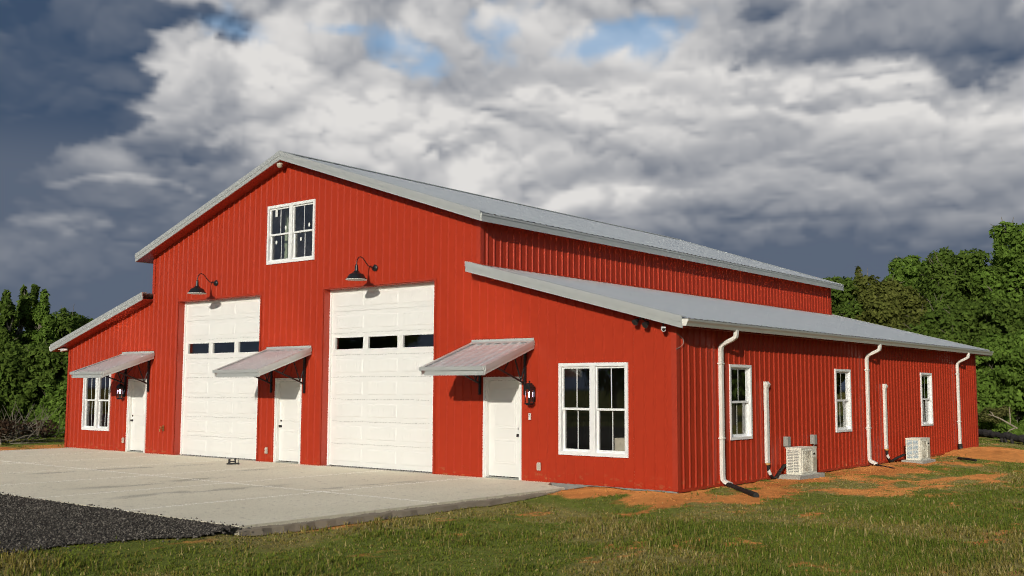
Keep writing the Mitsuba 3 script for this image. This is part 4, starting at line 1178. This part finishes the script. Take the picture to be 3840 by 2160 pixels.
for i_, (u_, v_, d_, R_, co, lb) in enumerate([(3745, 1520, 50, 0.8, G_LIGHT, 'bright green shrub at the foot of the trees beside the fallen branch'), (3815, 1530, 49, 0.7, G_LIGHT, 'pale green sapling at the right edge above the dark log'),
        (3690, 1480, 53.5, 1.5, G_MID, 'dark undergrowth shrub by the barn corner'), (3790, 1430, 53, 1.7, G_MID, 'dark undergrowth shrub below the bright tree')]):
    x_, y_ = polar(bearing(u_), d_)
    tree(x_, y_, height(v_, d_), R_, 'bush', co, 4200, 0.20, lb, 250 + i_, 'shrub')
# woodland that goes on beyond the frame and is mirrored in the panes
wr = random.Random(7)
for i_ in range(9):
    tree(8 + i_ * 5.5 + wr.uniform(-1, 1), 40 - i_ * 1.0 + wr.uniform(-3, 3), wr.uniform(8, 11), wr.uniform(2.8, 3.6), 'broad', [G_MID, G_OLIVE, G_MID][i_ % 3], 5000, 0.42,
         'woodland tree beyond the right edge of the frame', 300 + i_, group='trees beyond the right edge of the frame')
for i_ in range(16):
    tree(-78 + i_ * 6.0 + wr.uniform(-1.5, 1.5), -58 + wr.uniform(-5, 5), wr.uniform(8, 11.5), wr.uniform(3.0, 4.0), 'broad', [G_MID, G_MID, G_OLIVE][i_ % 3], 4500, 0.45,
         'tree on the far side of the yard behind the viewer', 340 + i_, group='trees behind the viewer')

# brush pile and pale logs at the left edge
rng = np.random.default_rng(12)
K = thing('brush_pile', 'reddish brown pile of dead brush at the left edge', 'brush')
m = MB()
x_, y_ = polar(bearing(25), 42)
for q in range(150):
    a, b = rng.random() * 6.28, rng.random() * 1.2
    s = np.array([x_ + rng.normal(0, 0.8), y_ + rng.normal(0, 0.8), -0.1 + rng.random() * 0.35]); L_ = rng.uniform(0.5, 1.5)
    e = s + L_ * np.array([math.cos(a) * math.cos(b), math.sin(a) * math.cos(b), math.sin(b)])
    m.tube([s, (s + e) / 2 + rng.normal(0, 0.06, 3), e], [0.018, 0.012, 0.004], 4, caps=False)
part(K, 'twig', m, 'bark', )
labels[f'{K}__twig'] = {'kind': 'stuff'}
lob = [(x_ + rng.normal(0, 0.7), y_ + rng.normal(0, 0.7), 0.1 + rng.random() * 0.4, 0.55, 0.55, 0.3) for _ in range(9)]
v, f, c = leaves(lob, 1700, 0.12, G_BROWN, rng); part(K, 'dead_leaf', (v, f), 'foliage', color=c); labels[f'{K}__dead_leaf'] = {'kind': 'stuff'}
K = thing('log', 'short pale log lying in the grass at the left edge', 'log')
x_, y_ = polar(bearing(12), 40.5)
part(K, 'stem', MB().tube([(x_ - 0.3, y_, 0.0), (x_, y_ + 0.05, 0.03), (x_ + 0.35, y_ - 0.1, -0.06)], [0.07, 0.065, 0.05], 9), 'dead_wood')
K = thing('log', 'pale stick lying in the shade left of the barn', 'log')
x_, y_ = polar(bearing(135), 43)
part(K, 'stem', MB().tube([(x_ - 0.4, y_ - 0.2, -0.02), (x_, y_, 0.06), (x_ + 0.35, y_ + 0.2, 0.22)], [0.045, 0.035, 0.02], 8), 'dead_wood')

# fallen branch on the right
K = thing('fallen_branch', 'pale fallen branch leaning in front of the dark trees right of the barn', 'branch')
m = MB()
def sp(u, v, d):
    x, y = polar(bearing(u), d); return (x, y, CAM[2] + (1459 - v) / 3965.0 * d)
m.tube([sp(3800, 1583, 47.5), sp(3775, 1570, 47.8), sp(3740, 1552, 48), sp(3715, 1543, 48.2), sp(3690, 1537, 48.5), sp(3672, 1541, 48.8)], [0.036, 0.033, 0.028, 0.023, 0.016, 0.009], 7)
m.tube([sp(3775, 1571, 47.8), sp(3777, 1555, 47.7), sp(3774, 1510, 47.6)], [0.03, 0.026, 0.012], 6)
m.tube([sp(3715, 1543, 48.2), sp(3708, 1532, 48.3), sp(3700, 1528, 48.4)], [0.022, 0.016, 0.008], 6)
m.tube([sp(3790, 1584, 47.5), sp(3772, 1590, 47.2), sp(3765, 1596, 47.0)], [0.03, 0.022, 0.012], 6)
part(K, 'limb', m, 'dead_wood')
lob = [tuple(np.array(sp(u, v, 48.6))) + (0.3, 0.3, 0.22) for u, v in ((3680, 1545), (3700, 1530), (3735, 1530), (3720, 1550), (3755, 1525))]
v, f, c = leaves(lob, 1200, 0.10, [(0.10, 0.11, 0.03), (0.17, 0.17, 0.06)], rng); part(K, 'leaf', (v, f), 'foliage', color=c); labels[f'{K}__leaf'] = {'kind': 'stuff'}

# long charred log on short props
K = thing('charred_log', 'long dark log resting on short props in the grass right of the barn', 'log')
pts = [(-3.9, 30.4, 0.16), (-2.6, 28.9, 0.16), (-1.9, 28.0, 0.14), (-1.0, 26.8, 0.10), (-0.3, 25.9, 0.04), (0.6, 24.8, -0.02), (1.4, 23.9, -0.05)]
pts = np.array(pts); q = np.linspace(0, len(pts) - 1, 40); lr = np.random.default_rng(8)
pp = np.column_stack([np.interp(q, np.arange(len(pts)), pts[:, k]) for k in range(3)]) + lr.normal(0, 0.022, (40, 3))
part(K, 'stem', MB().tube(pp, np.interp(q, np.arange(7), [0.10, 0.135, 0.11, 0.14, 0.125, 0.16, 0.11]) * lr.uniform(0.82, 1.15, 40), 9), 'charred_wood')
for a, b in ((-1.35, 27.05), (-1.15, 26.8), (-0.8, 26.3)):
    part(K, 'prop', MB().tube([(a, b, 0.02), (a + 0.12, b - 0.12, -0.25)], 0.055, 8), 'charred_wood')
K = thing('charred_log', 'thin dark pole lying behind the long dark log at the right edge', 'log')
part(K, 'stem', MB().tube([(-0.5, 29.3, 0.24), (0.8, 29.0, 0.25), (2.2, 28.6, 0.24)], 0.055, 8), 'charred_wood')
for a, b in ((-0.1, 29.2), (1.9, 28.7)):
    part(K, 'prop', MB().tube([(a, b, 0.21), (a, b, -0.2)], 0.04, 7), 'charred_wood')

# ------------------------------------------------------------------ grass
rng = np.random.default_rng(21)
n = 420000
r = 8.0 + 40.0 * rng.random(n) ** 1.75
a = np.radians(-39 + rng.uniform(-36, 36, n))
x, y = CAM[0] + r * np.sin(a), CAM[1] + r * np.cos(a)
jit = rng.normal(0, 1, (n, 2)) * 0.02 * (1 + r[:, None] / 25)
tuft = 0.22
on = rng.random(n) < 0.45     # part of the blades gather in tufts
cxn, cyn = np.floor(x / tuft), np.floor(y / tuft)
x = np.where(on, (cxn + np_rand(cxn, cyn, cxn * 0 + 1)) * tuft + jit[:, 0] * 1.4, x)
y = np.where(on, (cyn + np_rand(cxn, cyn, cxn * 0 + 2)) * tuft + jit[:, 1] * 1.4, y)
keep = ~((x > -21.6) & (x < -1.93) & (y > -8.2) & (y < 0.0))
keep &= ~((x > -21.9) & (x < 0.03) & (y > -0.02) & (y < D + 0.05))
keep &= ~(shapely.contains_xy(Polygon(pg).buffer(-0.12), x, y))
dm = np_dirt(x, y)
keep &= rng.random(n) > dm * 0.97
x, y, r = x[keep], y[keep], r[keep]; n = len(x)
long_ = np_fbm(x * 0.5, y * 0.5, 31, 3)
wl = np_fbm(x * 1.6, y * 1.6, 37, 3)
hh = (1 - 0.5 * np_step(4.5, 2.5, x) * np_step(-3.5, -2.0, y)) * (0.018 + 0.056 * np.clip(long_ * 1.7 - 0.45, 0, 1) + 0.05 * np.clip(wl * 2 - 0.9, 0, 1)) * rng.uniform(0.5, 1.5, n)
tall = rng.random(n) < 0.012
hh = np.where(tall, hh * 1.7 + 0.05, hh)
wd = (0.0026 + 0.00034 * r) * rng.uniform(0.7, 1.3, n) * np.where(tall, 0.6, 1)
az = rng.uniform(0, 2 * np.pi, n); lean = rng.uniform(0.1, 0.75, n) * hh
dirx, diry = np.cos(az), np.sin(az)
pxn, pyn = -np.sin(az + rng.normal(0, 0.5, n)), np.cos(az + rng.normal(0, 0.5, n))
z = ground_z(x, y) - 0.006
b0 = np.stack([x - pxn * wd, y - pyn * wd, z], -1); b1 = np.stack([x + pxn * wd, y + pyn * wd, z], -1)
mx, my, mz = x + dirx * lean * 0.35, y + diry * lean * 0.35, z + hh * 0.62
m0 = np.stack([mx - pxn * wd * 0.7, my - pyn * wd * 0.7, mz], -1); m1 = np.stack([mx + pxn * wd * 0.7, my + pyn * wd * 0.7, mz], -1)
tp_ = np.stack([x + dirx * lean, y + diry * lean, z + hh], -1)
v = np.stack([b0, b1, m0, m1, tp_], 1).reshape(-1, 3)
q = 5 * np.arange(n)[:, None]
f = np.vstack([q + [0, 1, 3], q + [0, 3, 2], q + [2, 3, 4]])
g1, g2, straw, olive = np.array([0.122, 0.166, 0.024]), np.array([0.210, 0.248, 0.040]), np.array([0.44, 0.36, 0.15]), np.array([0.26, 0.215, 0.055])
t = np.clip(np_fbm(x * 0.8, y * 0.8, 3, 3) * 0.8 + rng.normal(0, 0.25, n), 0, 1)[:, None]
col = g1 * (1 - t) + g2 * t
dryp = np_step(0.46, 0.66, np_fbm(x * 0.6, y * 0.6, 9, 3))
pick = rng.random(n)
col = np.where((pick < 0.18 + 0.40 * dryp)[:, None], olive, col)
col = np.where((pick > 0.94 - 0.16 * dryp)[:, None] | (tall & (rng.random(n) < 0.6))[:, None], straw, col)
col = col * rng.uniform(0.75, 1.25, n)[:, None]
single('grass', (v, f), 'grass_blades', 'short green and straw coloured grass growing over the yard', 'grass', 'stuff', color=np.repeat(col, 5, axis=0))

# clods and small stones in the bare clay
rng = np.random.default_rng(33)
n = 60000
x, y = rng.uniform(-3.0, 6.0, n), rng.uniform(-3.0, 20.0, n)
ok = (np_dirt(x, y) > 0.45) & ((x > 0.05) | (y < -0.05)) & ~((x < -1.95) & (y < -0.74)) & (rng.random(n) < np.clip(1.1 - x / 5, 0.1, 1))
x, y = x[ok][:4500], y[ok][:4500]; n = len(x)
s = (0.005 + 0.020 * rng.random((n, 1, 1)) ** 4) * rng.uniform(0.6, 1.3, (n, 6, 3)) * np.array([1, 1, 0.7])
v = base[None] * s + np.stack([x, y, ground_z(x, y) + 0.002], -1)[:, None]
col = np.repeat(np.array([[0.60, 0.25, 0.075]]) * rng.uniform(0.55, 1.25, (n, 1)), 6, axis=0)
single('clods', (v.reshape(-1, 3), (tri[None] + 6 * np.arange(n)[:, None, None]).reshape(-1, 3)), 'vertex_paint', 'small clods of orange clay scattered on the bare soil', 'soil', 'stuff', color=col)
